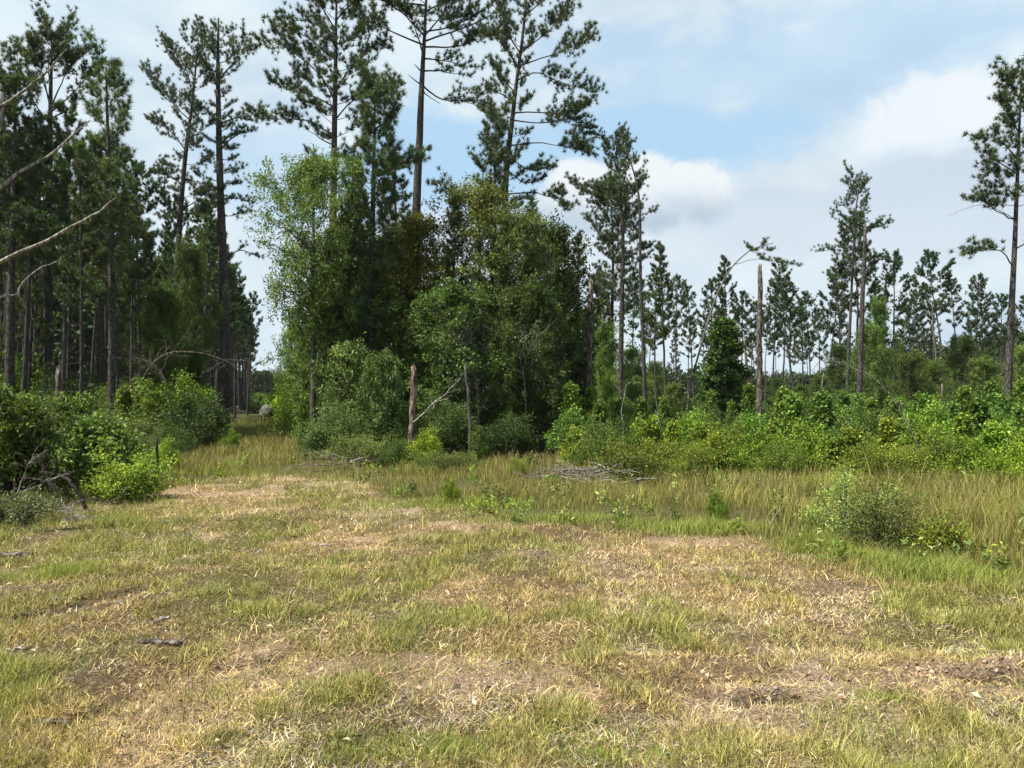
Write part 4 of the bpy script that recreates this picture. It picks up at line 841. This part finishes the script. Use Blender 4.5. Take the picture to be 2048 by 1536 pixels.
# ragged saplings rising out of the belt and green trees under the pines
rs(540)
for i in range(20):
    px = 1140 + i * 47 + R.normal(0, 14); d = 19 + R.random() * 13; top = np.interp(px, [1130, 1400, 1700, 2100], [775, 800, 785, 765]) + R.normal(0, 14); v = .75 + .4 * R.random(); s_ = PX(px, top, d)[2] / 2.2
    plant(BK['sap'], 'sapling', XY(px, d), d, R.random() * 6.28, (s_ * .9, s_ * .9, s_), (v * 1.02, v * 1.06, v * .8), 'hwbark', 'leaf', None, 'sapling', 'saplings rising from the right-hand belt', 'sapling above the belt')
for i, (px, top) in enumerate(((1165, 650), (1200, 720), (1262, 690), (1310, 735), (1345, 765), (1410, 772), (1555, 765), (1600, 768), (1640, 748), (1680, 705), (1822, 700), (1870, 715), (1925, 690), (1968, 712), (2050, 690))):
    d = 44 + (i * 7) % 22; s_ = PX(px, top, d)[2] / 7.2; v = .75 + .4 * R.random()
    plant(HW['green' if i % 3 else 'dark'], 'broadleaf_tree', XY(px, d), d, R.random() * 6.28, (s_, s_, s_), (v * 1.1, v * 1.1, v * .85), 'hwbark', 'leaf', None, 'tree', 'low broadleaf trees among the right-hand pines', 'low leafy tree among the pines')

# ------------------------------------------------------------------ far woods (reads as one mass)
def wood(name, label, spots, seed, pal, L=.42, n=1500, trunks=True):
    rs(seed); Vs, Ts, Cs, k = [], [], [], 0; tb = Tubes()
    for (x, y, h, r, z0) in spots:
        nc = n // 14; u = R.random(nc); a = R.random(nc) * 6.283; pr = np.sin(math.pi * (.12 + .84 * u)) ** .7; rr = r * pr * (.45 + .6 * R.random(nc)) * (1 + .3 * np.sin(3 * a + x))
        CP = np.stack([x + np.cos(a) * rr, y + np.sin(a) * rr, z0 + (h - z0) * u], -1)
        V, T, c = clusterleaves(CP, nrm(CP - np.array([x, y, (h + z0) / 2])), 14, .42, L, .5, pal, .5); c = c * (.75 + .5 * R.random())
        Vs.append(V); Ts.append(T + k); Cs.append(c); k += len(V)
        if trunks: tb.add(np.array([[x, y, -.2], [x + R.normal(0, .2), y, h * .5], [x + R.normal(0, .3), y, h * .93]]), [.16, .12, .04], 5)
    V = np.vstack(Vs); V[:, 2] = np.maximum(V[:, 2], .02)
    root = empty(name, (spots[0][0], spots[0][1], 0)); off = np.array([spots[0][0], spots[0][1], 0])
    tag(root, label, 'woods', kind='stuff')
    tag(link('foliage', mesh_np(name, V - off, np.vstack(Ts), np.vstack(Cs)), M['leaf'], root), kind='stuff')
    if trunks: tb.V = [v - off for v in tb.V]; tag(link('trunks', tb.mesh(name + '_trunks'), M['bark'], root), kind='stuff')
rs(530)
FARP = palette([(.040, .068, .026), (.055, .085, .030), (.030, .050, .022)])
sp_ = [(XY(px, d), d, max(2.5, PX(px, top, d)[2]) * (.85 + .3 * R.random()), 2.2 + 1.3 * R.random(), .2) for px, top, d in
       [(1180 + i * 13 + R.normal(0, 5), np.interp(1180 + i * 13, [1180, 1340, 1500, 1640, 1760, 1900, 2100, 2300], [735, 752, 765, 752, 705, 690, 672, 660]) + R.normal(0, 9), 105 + (i % 4) * 14) for i in range(92)]]
wood('far_wood', 'blurred belt of distant woods along the horizon behind the right-hand pines', sp_, 531, FARP, .40, 1500)
sp_ = [(-.315 * d + o, d, h * (.85 + .3 * R.random()), 2.6, .1) for d, h in ((150, 5), (165, 6.2), (185, 7.5), (200, 8)) for o in (-42, -37, -32, -27, -22, -18, -14, -11, -8, -5, -2, 1, 4, 7, 10, 14)]
wood('lane_end_wood', 'bluish wood closing the far end of the lane', sp_, 532, FARP, .42, 1400)
sp_ = []
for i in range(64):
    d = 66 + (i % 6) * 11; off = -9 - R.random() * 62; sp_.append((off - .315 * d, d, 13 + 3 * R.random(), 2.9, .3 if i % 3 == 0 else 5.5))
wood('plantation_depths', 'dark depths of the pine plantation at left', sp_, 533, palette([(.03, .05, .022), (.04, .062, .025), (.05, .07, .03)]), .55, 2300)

# ------------------------------------------------------------------ snags, dead wood
def snag(name, px0, y0, px1, y1, d, r0, r1, material, label, cat='snag', jag=.18, stubs=(), k=11, seed=1, mid=None):
    rs(seed); B = PX(px0, y0, d); B = np.array([B[0], d, 0.0]); t = PX(px1, y1, d) - B
    pts = [np.array([0, 0, -.15])] + ([PX(mid[0], mid[1], d) - B] if mid else []) + [t]
    P = curve_pts(pts, 16); P[1:-1, :2] += R.normal(0, .012, (14, 2)); s = Tubes(); N = 16; a = np.arange(k) * 2 * math.pi / k
    tt = np.linspace(0, 1, N); rad = (r0 * 1.15 * np.exp(-tt * 9) * .25 + r0 * (1 - tt) + r1 * tt)
    V = P[:, None, :] + (rad[:, None] * (1 + R.normal(0, .06, (N, k))))[:, :, None] * np.stack([np.cos(a), np.sin(a), 0 * a], -1)[None]
    V[-1, :, 2] += R.random(k) * jag * 1.6 - jag * .3; V[-1, :, :2] = P[-1, :2] + (V[-1, :, :2] - P[-1, :2]) * .8
    Vv = V.reshape(-1, 3); i = np.arange(N - 1)[:, None] * k; j = np.arange(k)[None]; j2 = (j + 1) % k
    Q = np.stack([i + j, i + j2, i + k + j2, i + k + j], -1).reshape(-1, 4); Vv = np.vstack([Vv, P[-1] - np.array([0, 0, jag * .6])]); c = len(Vv) - 1; b = (N - 1) * k
    Tt = np.vstack([Q[:, :3], Q[:, [0, 2, 3]], [[b + q, b + (q + 1) % k, c] for q in range(k)]])
    root = empty(name, (B[0], d, float(ground_z(B[0:1], B[1:2])[0]))); tag(root, label, cat); link('trunk', mesh_np(name, Vv, Tt), M[material], root)
    if len(stubs):
        tb = Tubes()
        for q in stubs: tb.add(curve_pts([PX(x, y, d) - B + np.array([0, dy, 0]) for x, y, dy in q], 6), np.linspace(.02, .006, 6), 4)
        link('broken_branches', tb.mesh(name + '_stubs'), M['dead'], root)
    return root
snag('broken_post', 819, 900, 827, 738, 18.6, .088, .072, 'ochre', 'broken ochre tree post with torn bark before the thicket', seed=2, mid=(825, 820), jag=.12)
snag('snag', 1174, 880, 1181, 565, 27, .16, .075, 'snag', 'tall broken trunk with peeling grey-brown bark right of the shaded gap', seed=3, stubs=[[(1180, 800, 0), (1200, 840, .2), (1206, 860, .2)]])
snag('snag', 1519, 872, 1520, 536, 28, .115, .085, 'snag', 'tall straight grey snag snapped flat near the arching pine', seed=4, jag=.15, stubs=[[(1520, 552, 0), (1515, 545, 0), (1512, 548, 0)]])
snag('snag', 1716, 880, 1731, 455, 33, .145, .07, 'bark', 'slender rust-barked snag tapering up beside the tallest thin right-hand pine', seed=5, mid=(1722, 690), stubs=[[(1727, 560, 0), (1738, 556, .1), (1748, 552, .2)]])
snag('snag', 1505, 812, 1488, 676, 44, .13, .05, 'deadbark', 'short leaning broken stem between the cone-shaped tree and the tall grey snag', seed=6)
snag('snag', 119, 832, 118, 742, 26, .13, .09, 'snag', 'short thick snapped trunk behind the large left bush', seed=7)
snag('stump', 316, 925, 314, 880, 15.8, .05, .022, 'black', 'thin black charred stump between the yellow-green bush and the dark round bush', 'stump', jag=.08, seed=8)
snag('snag', 1889, 822, 1884, 775, 40, .08, .05, 'deadbark', 'small snapped stem poking above the shrubs near the arching bare stem', seed=9)
snag('snag', 942, 888, 930, 735, 19.2, .05, .032, 'hwbark', 'thin mottled pale trunk right behind the forked bleached branch', seed=10, mid=(938, 800))
snag('snag', 958, 878, 956, 640, 23.5, .065, .04, 'dead', 'straight pale grey trunk in the shade of the thicket', seed=12)
rs(540)
def deadwood(name, d, mains, label, cat, material='deadbark', twigs=0, tl=.3, seed=1, base=None, tw_mat=None, rtw=.006):
    """mains: list of (points (px,py,dy), r0, r1) at distance d"""
    rs(seed); B = PX(mains[0][0][0][0], mains[0][0][0][1], d); B[2] = 0
    root = empty(name, tuple(B)); tag(root, label, cat); tb = Tubes(); tw = Tubes()
    for pts, r0, r1 in mains:
        Q = curve_pts([PX(x, y, d + dy) - B for x, y, dy in pts], 14); Q[:, 2] = np.maximum(Q[:, 2], -.1); Q[1:-1] += R.normal(0, r0 * .25, (12, 3)); tb.add(Q, np.linspace(r0, r1, 14), 7, .12)
        for k in range(twigs):
            t = .25 + .75 * R.random(); p = along(Q, t); dr = nrm(along(Q, min(1, t + .1)) - along(Q, t - .1)); e = p + nrm(dr + R.normal(0, .8, 3)) * tl * (.4 + R.random()); e[2] = max(e[2], .02)
            G = polyline(p, e, 5, .14); tw.add(G, np.linspace(rtw, rtw * .35, 5), 3)
            for q in range(2): f = along(G, .3 + .6 * R.random()); h = f + nrm(e - p + R.normal(0, .7, 3) * np.linalg.norm(e - p)) * tl * .4; h[2] = max(h[2], .02); tw.add(np.stack([f, (f + h) / 2 + R.normal(0, .01, 3), h]), [rtw * .5, rtw * .4, rtw * .25], 3)
    link('main_branches', tb.mesh(name), M[material], root)
    if tw.n: link('twigs', tw.mesh(name + '_twigs'), M[tw_mat or 'dead'], root)
    return root
# dead tree just beyond the left edge with four bare limbs reaching into the picture
deadwood('dead_tree', 9.0, [([(-30, 1070, 0), (-26, 800, 0), (-20, 500, 0), (-12, 300, 0), (2, 185, 0)], .085, .035),
    ([(-14, 222, 0), (30, 195, -.1), (75, 160, -.2), (105, 130, -.3), (134, 98, -.3)], .021, .006), ([(-22, 392, 0), (40, 345, .1), (100, 310, .2), (150, 265, .2), (181, 240, .3)], .023, .006),
    ([(-24, 540, 0), (30, 508, -.2), (100, 478, -.3), (160, 445, -.4), (205, 418, -.4), (233, 396, -.4)], .026, .008), ([(-26, 604, 0), (10, 592, .1), (38, 590, .2)], .017, .012), ([(36, 592, .2), (42, 570, .2), (75, 540, .3), (120, 520, .3)], .012, .005)],
    'leafless grey dead tree, four bare limbs reaching in from the left edge', 'dead tree', 'dead', twigs=0, tl=.25, seed=11)
deadwood('fallen_branch', 11.0, [([(176, 1026, 0), (158, 990, 0), (140, 965, 0), (118, 950, .1), (80, 944, .2)], .030, .016), ([(128, 1018, .2), (105, 985, .1), (92, 950, .2), (78, 915, .2)], .030, .018), ([(108, 948, .1), (112, 930, .1), (111, 912, .1)], .016, .010), ([(88, 942, .1), (100, 925, 0), (112, 910, 0)], .012, .012)],
    'dark arching fallen branch standing over the twigs at left', 'branch', 'black', seed=13)
deadwood('fallen_branch', 10.3, [([(34, 988, 0), (48, 950, 0), (62, 920, 0), (76, 908, 0)], .008, .005), ([(0, 1006, .1), (40, 985, 0), (85, 968, 0), (120, 950, 0)], .007, .004), ([(60, 1020, 0), (75, 985, 0), (90, 962, 0), (115, 955, 0)], .008, .004),
    ([(60, 1030, 0), (110, 1018, 0), (160, 1030, -.2), (225, 1000, -.3)], .008, .004), ([(75, 1060, -.3), (120, 1042, -.3), (165, 1028, -.3)], .009, .006), ([(165, 1028, -.3), (185, 1050, -.4), (220, 1062, -.5)], .006, .004), ([(164, 1028, -.3), (163, 1048, -.4), (162, 1062, -.5)], .006, .004), ([(122, 998, 0), (132, 1015, -.1), (142, 1030, -.2)], .007, .004)],
    'bleached twiggy dead branch lying in front of the left bush', 'branch', 'dead', twigs=8, tl=.28, seed=14, rtw=.004)
deadwood('dead_sapling', 27, [([(270, 790, 0), (290, 750, 0), (318, 715, 0), (360, 703, 0), (410, 708, 0), (450, 720, .2), (478, 738, .3)], .035, .010), ([(340, 812, 0), (335, 775, 0), (318, 740, 0), (295, 722, 0), (270, 715, 0)], .024, .008)],
    'grey dead sapling arched over with drooping twigs at the plantation edge', 'dead tree', twigs=26, tl=.9, seed=15, rtw=.009, tw_mat='deadbark')
deadwood('bare_stem', 15.0, [([(1843, 940, 0), (1834, 890, 0), (1812, 840, .1), (1775, 782, .2), (1738, 750, .3), (1705, 735, .5), (1685, 722, .7)], .020, .006)], 'bare grey sapling stem arching left out of the right-hand shrubs', 'dead sapling', 'deadbark', twigs=2, tl=.3, seed=16)
deadwood('dead_branch', 18.6, [([(826, 845, -.3), (850, 825, -.3), (868, 805, -.3), (890, 788, -.2), (922, 756, 0)], .026, .009), ([(868, 805, -.3), (885, 800, -.4), (896, 798, -.5)], .011, .006), ([(862, 812, -.3), (868, 808, -.3), (866, 818, -.5)], .015, .010)], 'forked bleached branch slanting off the broken ochre post', 'branch', 'dead', twigs=3, tl=.45, seed=17)
deadwood('dead_sapling', 22.2, [([(950, 745, 0), (940, 705, 0), (925, 680, 0), (905, 670, 0)], .010, .004), ([(948, 740, 0), (945, 690, .1), (930, 655, .2), (900, 640, .3)], .010, .004), ([(958, 878, 0), (955, 800, 0), (950, 745, 0)], .018, .010)], 'tangle of pale dead twigs hanging on a thin stem in the thicket', 'dead tree', 'deadbark', twigs=26, tl=.8, seed=18, rtw=.0045)
deadwood('dead_sapling', 22.8, [([(1052, 885, 0), (1050, 780, 0), (1040, 720, 0), (1020, 690, 0)], .015, .006), ([(1042, 725, 0), (1030, 690, .1), (1000, 675, .1)], .008, .004), ([(1046, 740, 0), (1062, 690, 0), (1085, 665, .2)], .008, .004)], 'leafless pale twiggy branches spread before the right half of the thicket', 'dead tree', 'deadbark', twigs=20, tl=.9, seed=19, rtw=.0045)
deadwood('bleached_sapling', 19, [([(1245, 880, 0), (1247, 850, 0), (1243, 825, 0), (1248, 795, 0), (1252, 772, 0), (1262, 765, 0)], .018, .008), ([(1248, 790, 0), (1238, 778, 0), (1228, 770, 0)], .009, .004)], 'crooked bleached stem rising from the shrubs right of the peeling snag', 'dead sapling', 'dead', seed=20)
deadwood('bleached_sapling', 19, [([(1320, 880, 0), (1321, 850, 0), (1314, 830, 0), (1309, 820, 0)], .014, .01), ([(1316, 832, 0), (1312, 800, 0), (1308, 775, 0)], .008, .004)], 'second crooked pale stem, further right among the sweetgum shrubs', 'dead sapling', 'dead', seed=21)
deadwood('dead_tree', 55, [([(1885, 815, 0), (1872, 720, 0), (1866, 640, 0), (1862, 600, 0)], .10, .03)], 'thin grey pine leaning left among the far right-hand pines', 'dead tree', 'deadbark', twigs=3, tl=.8, seed=22, rtw=.02)
deadwood('bare_stem', 34, [([(1636, 818, 0), (1644, 770, 0), (1652, 725, 0)], .045, .02), ([(1652, 725, 0), (1640, 722, 0), (1625, 740, 0)], .015, .006), ([(1652, 725, 0), (1672, 722, 0), (1690, 730, 0)], .015, .006)], 'small leaning stem with spread bare arms above the shrub belt', 'dead sapling', 'deadbark', twigs=3, tl=.5, seed=23, rtw=.01)
deadwood('stick', 9.55, [([(1532, 1064, 0), (1545, 1040, 0), (1561, 1018, 0)], .010, .006)], 'bleached stick leaning out of the tall grass at right', 'stick', 'dead', seed=24)
# brush pile
def brush(px, py, d, rx, n, label, seed, hh=.28, L=1.0, rr=.012):
    rs(seed); x0 = XY(px, d); root = empty('brush_pile', (x0, d, float(ground_z(np.array([x0]), np.array([d]))[0]))); tag(root, label, 'brush pile'); tb = Tubes(); lt = Tubes()
    for k in range(n):
        p = np.array([R.normal(0, rx * .5), R.normal(0, .35), 0]); p[2] = .03 + hh * R.random() * math.exp(-(p[0] / rx) ** 2); a = R.normal(0, .5) + (math.pi if R.random() < .5 else 0); l = L * (.25 + .8 * R.random())
        e = p + np.array([math.cos(a) * l, math.sin(a) * l * .8, R.normal(0, .16) * l]); e[2] = max(e[2], .02); r = rr * (.35 + R.random() ** 2 * 1.3)
        (tb if R.random() < .6 else lt).add(polyline(p, e, 5, .12, -.05), np.linspace(r, r * .4, 5), 4)
    tag(link('dark_sticks', tb.mesh('dark_sticks'), M['deadbark'], root), kind='stuff'); tag(link('bleached_sticks', lt.mesh('bleached_sticks'), M['dead'], root), kind='stuff')
brush(1140, 960, 15.0, .65, 60, 'low heap of grey sticks and brush before the shaded gap', 31)
brush(1215, 965, 14.2, .55, 80, 'brown brush heap under the leaning feathery shrub', 32, .35, .7)
brush(1530, 960, 13.2, .9, 70, 'small tangle of pale dry twigs at the foot of the shrub belt', 33, .22, .6, .006)
brush(680, 905, 17.6, .8, 34, 'scattered bleached branches lying before the blue-green bush', 34, .25, 1.1, .010)
brush(90, 1030, 10.6, .6, 70, 'matted pale twigs on the ground below the fallen dead branches', 35, .18, .45, .004)
def log(name, px, py, w, r, ang_, material, label, seed, cat='wood', flat=.55):
    rs(seed); d = CH * F / (py - HZ); L = w / F * d; x = XY(px, d); z = float(ground_z(np.array([x]), np.array([d]))[0]); n, k = 9, 8
    t = np.linspace(-.5, .5, n); P = np.stack([t * L, R.normal(0, .006, n) + .015 * np.sin(t * 5), R.normal(0, .004, n)], -1); a = np.arange(k) * 2 * math.pi / k
    rad = r * (1 - .25 * np.abs(t * 2) ** 3) * (1 + R.normal(0, .10, n)); V = P[:, None] + (rad[:, None] * (1 + R.normal(0, .16, (n, k))))[:, :, None] * np.stack([0 * a, np.cos(a), np.sin(a) * flat], -1)[None]
    V[0, :, 0] -= R.random(k) * r * 1.6; V[-1, :, 0] += R.random(k) * r * 1.6
    i = np.arange(n - 1)[:, None] * k; j = np.arange(k)[None]; j2 = (j + 1) % k; Q = np.stack([i + j, i + j2, i + k + j2, i + k + j], -1).reshape(-1, 4)
    Vv = np.vstack([V.reshape(-1, 3), P[0], P[-1]]); c = n * k; T = np.vstack([Q[:, :3], Q[:, [0, 2, 3]], [[(q + 1) % k, q, c] for q in range(k)], [[(n - 1) * k + q, (n - 1) * k + (q + 1) % k, c + 1] for q in range(k)]])
    o = link(name, mesh_np(name, Vv, T), M[material], None, (x, d, z + r * flat * .25 + .006)); o.rotation_euler = (R.normal(0, .05), R.normal(0, .04), ang_); tag(o, label, cat)
log('log', 325, 1292, 80, .028, -.25, 'snag', 'weathered split log lying in the grass, left of centre foreground', 41)
log('log', 105, 1432, 66, .020, -.1, 'snag', 'grey flaking log in the bottom left of the field', 42)
log('log', 22, 1443, 40, .020, -.7, 'black', 'short dark wood chunk at the bottom left edge', 43)
log('wood_chip', 325, 1236, 32, .022, .9, 'dead', 'pale upright wood chip above the weathered split log', 44)
log('wood_chip', 438, 1192, 22, .015, -.3, 'dead', 'small white chip by a dark hole in the sward', 45)
log('log', 642, 1088, 44, .018, -.4, 'dead', 'grey stick lying across the middle of the mown field', 46)
log('log', 692, 1105, 50, .016, .05, 'deadbark', 'flat bark strip right beside the grey stick', 47)
log('wood_chip', 822, 1133, 26, .013, .0, 'dead', 'small bleached chip in the middle of the field', 48)
log('wood_chip', 930, 1114, 24, .010, .0, 'dead', 'thin pale sliver just right of the small bleached chip', 49)
log('log', 998, 1330, 46, .013, .1, 'dead', 'bleached flat chip in the centre foreground', 50)
log('log', 340, 1043, 34, .024, .3, 'dead', 'pale short log near the yellow-green bush', 51)
log('log', 392, 1052, 26, .014, -.1, 'dead', 'pale sliver right of the short log near the yellow-green bush', 52)
log('log', 18, 1106, 80, .05, .0, 'snag', 'half-buried log at the left edge of the mown field', 53)
log('board', 25, 1305, 60, .012, .05, 'dead', 'whitish board lying at the left edge', 54, 'board', .4)
log('board', 1490, 1448, 80, .016, -.1, 'dead', 'flat bleached plank in the lower right foreground', 55, 'board', .35)
log('stick', 1603, 1529, 44, .010, .05, 'dead', 'short bleached stick at the bottom edge, right of centre', 56, 'stick')
log('log', 1150, 929, 36, .06, -.15, 'black', 'charred black log end on top of the grey brush heap', 57)
log('log', 470, 972, 70, .02, .0, 'dead', 'thin pale stick across the far end of the mown field', 58)
log('wood_chip', 130, 1196, 40, .014, .1, 'dead', 'pale chip with dark leaves on the left of the field', 59)
log('wood_chip', 1708, 1150, 18, .012, .3, 'dead', 'tiny white chip below the wispy grey-green bush', 60)
log('wood_chip', 1540, 1095, 55, .010, .0, 'dead', 'flat pale slab of dry straw and wood below the leaning stick', 61)
log('bark_piece', 60, 1225, 46, .016, .5, 'black', 'dark curled bark piece among leaves at left', 62, 'bark')
def litter():
    rs(77); n = 2600; x, y = sample(n, 2.4, 16); k = y < mown_limit(x) + .4; x, y = x[k], y[k]; n = len(x); z = ground_z(x, y) + .012 + .02 * R.random(n)
    a = R.random(n) * 6.283; D = np.stack([np.cos(a), np.sin(a), R.normal(0, .3, n)], -1); u = R.random((n, 1))
    c = np.where(u < .45, np.array([.16, .10, .06]), np.where(u < .7, np.array([.07, .05, .035]), np.array([.36, .28, .18]))) * (1 + R.normal(0, .2, (n, 1))).clip(.4, 1.6)
    V, T, cc = leaves(np.stack([x, y, z], -1), D, (.015 + .026 * R.random((n, 1))) * (.8 + .06 * y[:, None]), .5, c, 1.6)
    tag(link('leaf_litter', mesh_np('leaf_litter', V, T, cc), M['straw']), 'small brown dead leaves and chips strewn over the mown field', 'leaf litter', kind='stuff')
litter()
# crumbled mud
def mudclods():
    rs(36); Vs, Ts, k = [], [], 0
    base = np.array([[1, 0, 0], [-1, 0, 0], [0, 1, 0], [0, -1, 0], [0, 0, 1], [0, 0, -1], [.7, .7, .4], [-.7, .6, .5], [.6, -.7, -.3]], float)
    F8 = np.array([[0, 2, 4], [2, 1, 4], [1, 3, 4], [3, 0, 4], [2, 0, 5], [1, 2, 5], [3, 1, 5], [0, 3, 5]]); base = base[:6]
    n = 42000; x, y = (R.random(n) * 2 - 1) * 9, 2.6 + R.random(n) * 11; p = clods(x, y) * np.where(y > 6, .5, 1); kk = R.random(n) < p * .75 + .5 * ruts(x, y) * (y < 6); x, y = x[kk], y[kk]; n = len(x)
    s = .006 + .017 * R.random(n) ** 2.2; B = base[None] * s[:, None, None] * (.5 + R.random((n, 6, 1))) * np.array([1.2, 1, .7]); a = R.random(n) * 6.28; ca, sa = np.cos(a), np.sin(a)
    Bx = B[..., 0] * ca[:, None] - B[..., 1] * sa[:, None]; By = B[..., 0] * sa[:, None] + B[..., 1] * ca[:, None]
    V = np.stack([Bx + x[:, None], By + y[:, None], B[..., 2] + (ground_z(x, y) + s * .3)[:, None]], -1).reshape(-1, 3); T = (F8[None] + np.arange(n)[:, None, None] * 6).reshape(-1, 3)
    tag(link('dirt_clods', mesh_np('dirt_clods', V, T), M['mud']), 'crumbled dry mud clods along the ruts of the field', 'dirt', kind='stuff')
m, g, b = mat('dry_mud', .95, .1); n1 = g.noise(g.new('ShaderNodeTexCoord').outputs['Object'], 25, 4, .6); g.put(b.inputs['Base Color'], g.mix(g.mr(n1, .35, .65), (.20, .15, .115, 1), (.36, .28, .215, 1))); M['mud'] = m
mudclods()

# ------------------------------------------------------------------ the covered stand far up the lane
def blind():
    d = 46; x0 = XY(538, d); root = empty('hunting_blind', (x0, d, .12)); tag(root, 'small grey domed blind on dark legs, far up the grassy lane', 'blind')
    n, k = 9, 16; V = []; T = []; rs(61)
    for i in range(n):
        ph = math.pi / 2 * i / (n - 1)
        for j in range(k):
            a = 2 * math.pi * j / k; q = .9; V.append((math.copysign(abs(math.cos(a)) ** q, math.cos(a)) * .50 * (math.cos(ph) ** .6 if i < n - 1 else 0) - .08, math.copysign(abs(math.sin(a)) ** q, math.sin(a)) * .45 * (math.cos(ph) ** .6 if i < n - 1 else 0), .38 + .70 * math.sin(ph) + R.normal(0, .012)))
    for i in range(n - 1):
        for j in range(k): T.append((i * k + j, i * k + (j + 1) % k, (i + 1) * k + (j + 1) % k, (i + 1) * k + j))
    m, g, b = mat('blind_cloth', .8, .2); v = g.noise(g.new('ShaderNodeTexCoord').outputs['Object'], 6, 4, .6); g.put(b.inputs['Base Color'], g.mix(g.mr(v, .45, .55), (.035, .045, .03, 1), (.10, .105, .09, 1))); M['cloth'] = m
    link('cover', mesh_np('blind_cover', np.array(V), np.array(T), smooth=True), M['cloth'], root)
    o = link('doorway_shade', mesh_np('blind_doorway_shade', np.array([(-.06, -.50, .40), (.40, -.46, .40), (.32, -.42, .92), (.20, -.42, .88), (-.06, -.44, .40), (.36, -.38, .40), (.30, -.34, .86), (.22, -.34, .84)], float), np.array([(0, 1, 2, 3), (7, 6, 5, 4), (0, 3, 7, 4), (1, 5, 6, 2), (0, 4, 5, 1), (3, 2, 6, 7)])), M['black'], root)  # solid dark block: the shade inside the opening is put into its colour
    tb = Tubes()
    for a in ((-.35, -.3), (.12, -.35), (.36, -.3), (-.35, .3), (.36, .3)): tb.add(np.array([[a[0], a[1], -.18], [a[0], a[1], .40]]), [.028, .028], 6)
    tb.add(np.array([[-.5, -.33, .38], [.5, -.33, .38]]), [.03, .03], 6); tb.add(np.array([[-.5, .33, .38], [.5, .33, .38]]), [.03, .03], 6)
    link('stand', tb.mesh('blind_stand'), M['black'], root)
blind()

# ------------------------------------------------------------------ air
def haze():
    x0, x1, y0, y1, z0, z1 = -260, 260, -30, 420, -2.5, 60
    V = np.array([(x, y, z) for z in (z0, z1) for y in (y0, y1) for x in (x0, x1)], float); T = np.array([(0, 2, 3, 1), (4, 5, 7, 6), (0, 1, 5, 4), (2, 6, 7, 3), (0, 4, 6, 2), (1, 3, 7, 5)])
    m = bpy.data.materials.new('air'); m.use_nodes = True; g = NG(m.node_tree); g.n.remove(g.n['Principled BSDF'])
    v = g.new('ShaderNodeVolumePrincipled'); v.inputs['Color'].default_value = (.80, .88, .95, 1); v.inputs['Density'].default_value = .00010; v.inputs['Anisotropy'].default_value = .2
    g.put(g.n['Material Output'].inputs['Volume'], v.outputs[0]); tag(link('haze', mesh_np('haze', V, T), m), 'thin summer haze over the clearing', 'haze', kind='stuff')
    C.cycles.volume_bounces = 0
haze()

# ------------------------------------------------------------------ labels that single out each repeated tree and shrub
MARKS = [(12, 'the dense far-left pine'), (160, 'the slim bare left trunk'), (300, 'the arching dead sapling'), (370, 'the leaning left pine'), (560, 'the lane'), (1376, 'the bowed pine'), (1600, 'the spread-armed stem'), (1785, 'the arching bare stem'), (1885, 'the left-leaning grey pine'), (97, 'the fan-crowned pine'), (222, 'the feathery pine'), (448, 'the tallest left trunk'), (745, 'the bushy pine'), (1020, 'the open-crowned pine'), (1176, 'the peeling snag'),
         (1291, 'the whip-thin pine'), (1448, 'the cone-shaped tree'), (1520, 'the tall grey snag'), (1722, 'the rust-barked snag'), (2020, 'the right-edge pine')]
ORD = ['next', 'second', 'third', 'fourth', 'fifth', 'sixth', 'seventh', 'eighth', 'ninth', 'tenth', 'eleventh', 'twelfth', 'thirteenth', 'fourteenth', 'fifteenth', 'sixteenth', 'seventeenth', 'eighteenth']
buckets = {}
for root, desc, cat in TREES:
    p = root.location; px = 1024 + F * p.x / p.y
    mk = min(MARKS, key=lambda q: abs(q[0] - px)); side = 'left' if px < mk[0] else 'right'
    buckets.setdefault((desc, mk, side), []).append((abs(px - mk[0]), root))
for (desc, mk, side), L_ in buckets.items():
    L_.sort(key=lambda q: q[0])
    for i, (_, root) in enumerate(L_):
        root['label'] = '%s, %s %s of %s' % (desc, ORD[min(i, 17)], side, mk[1])
C.frame_set(1)
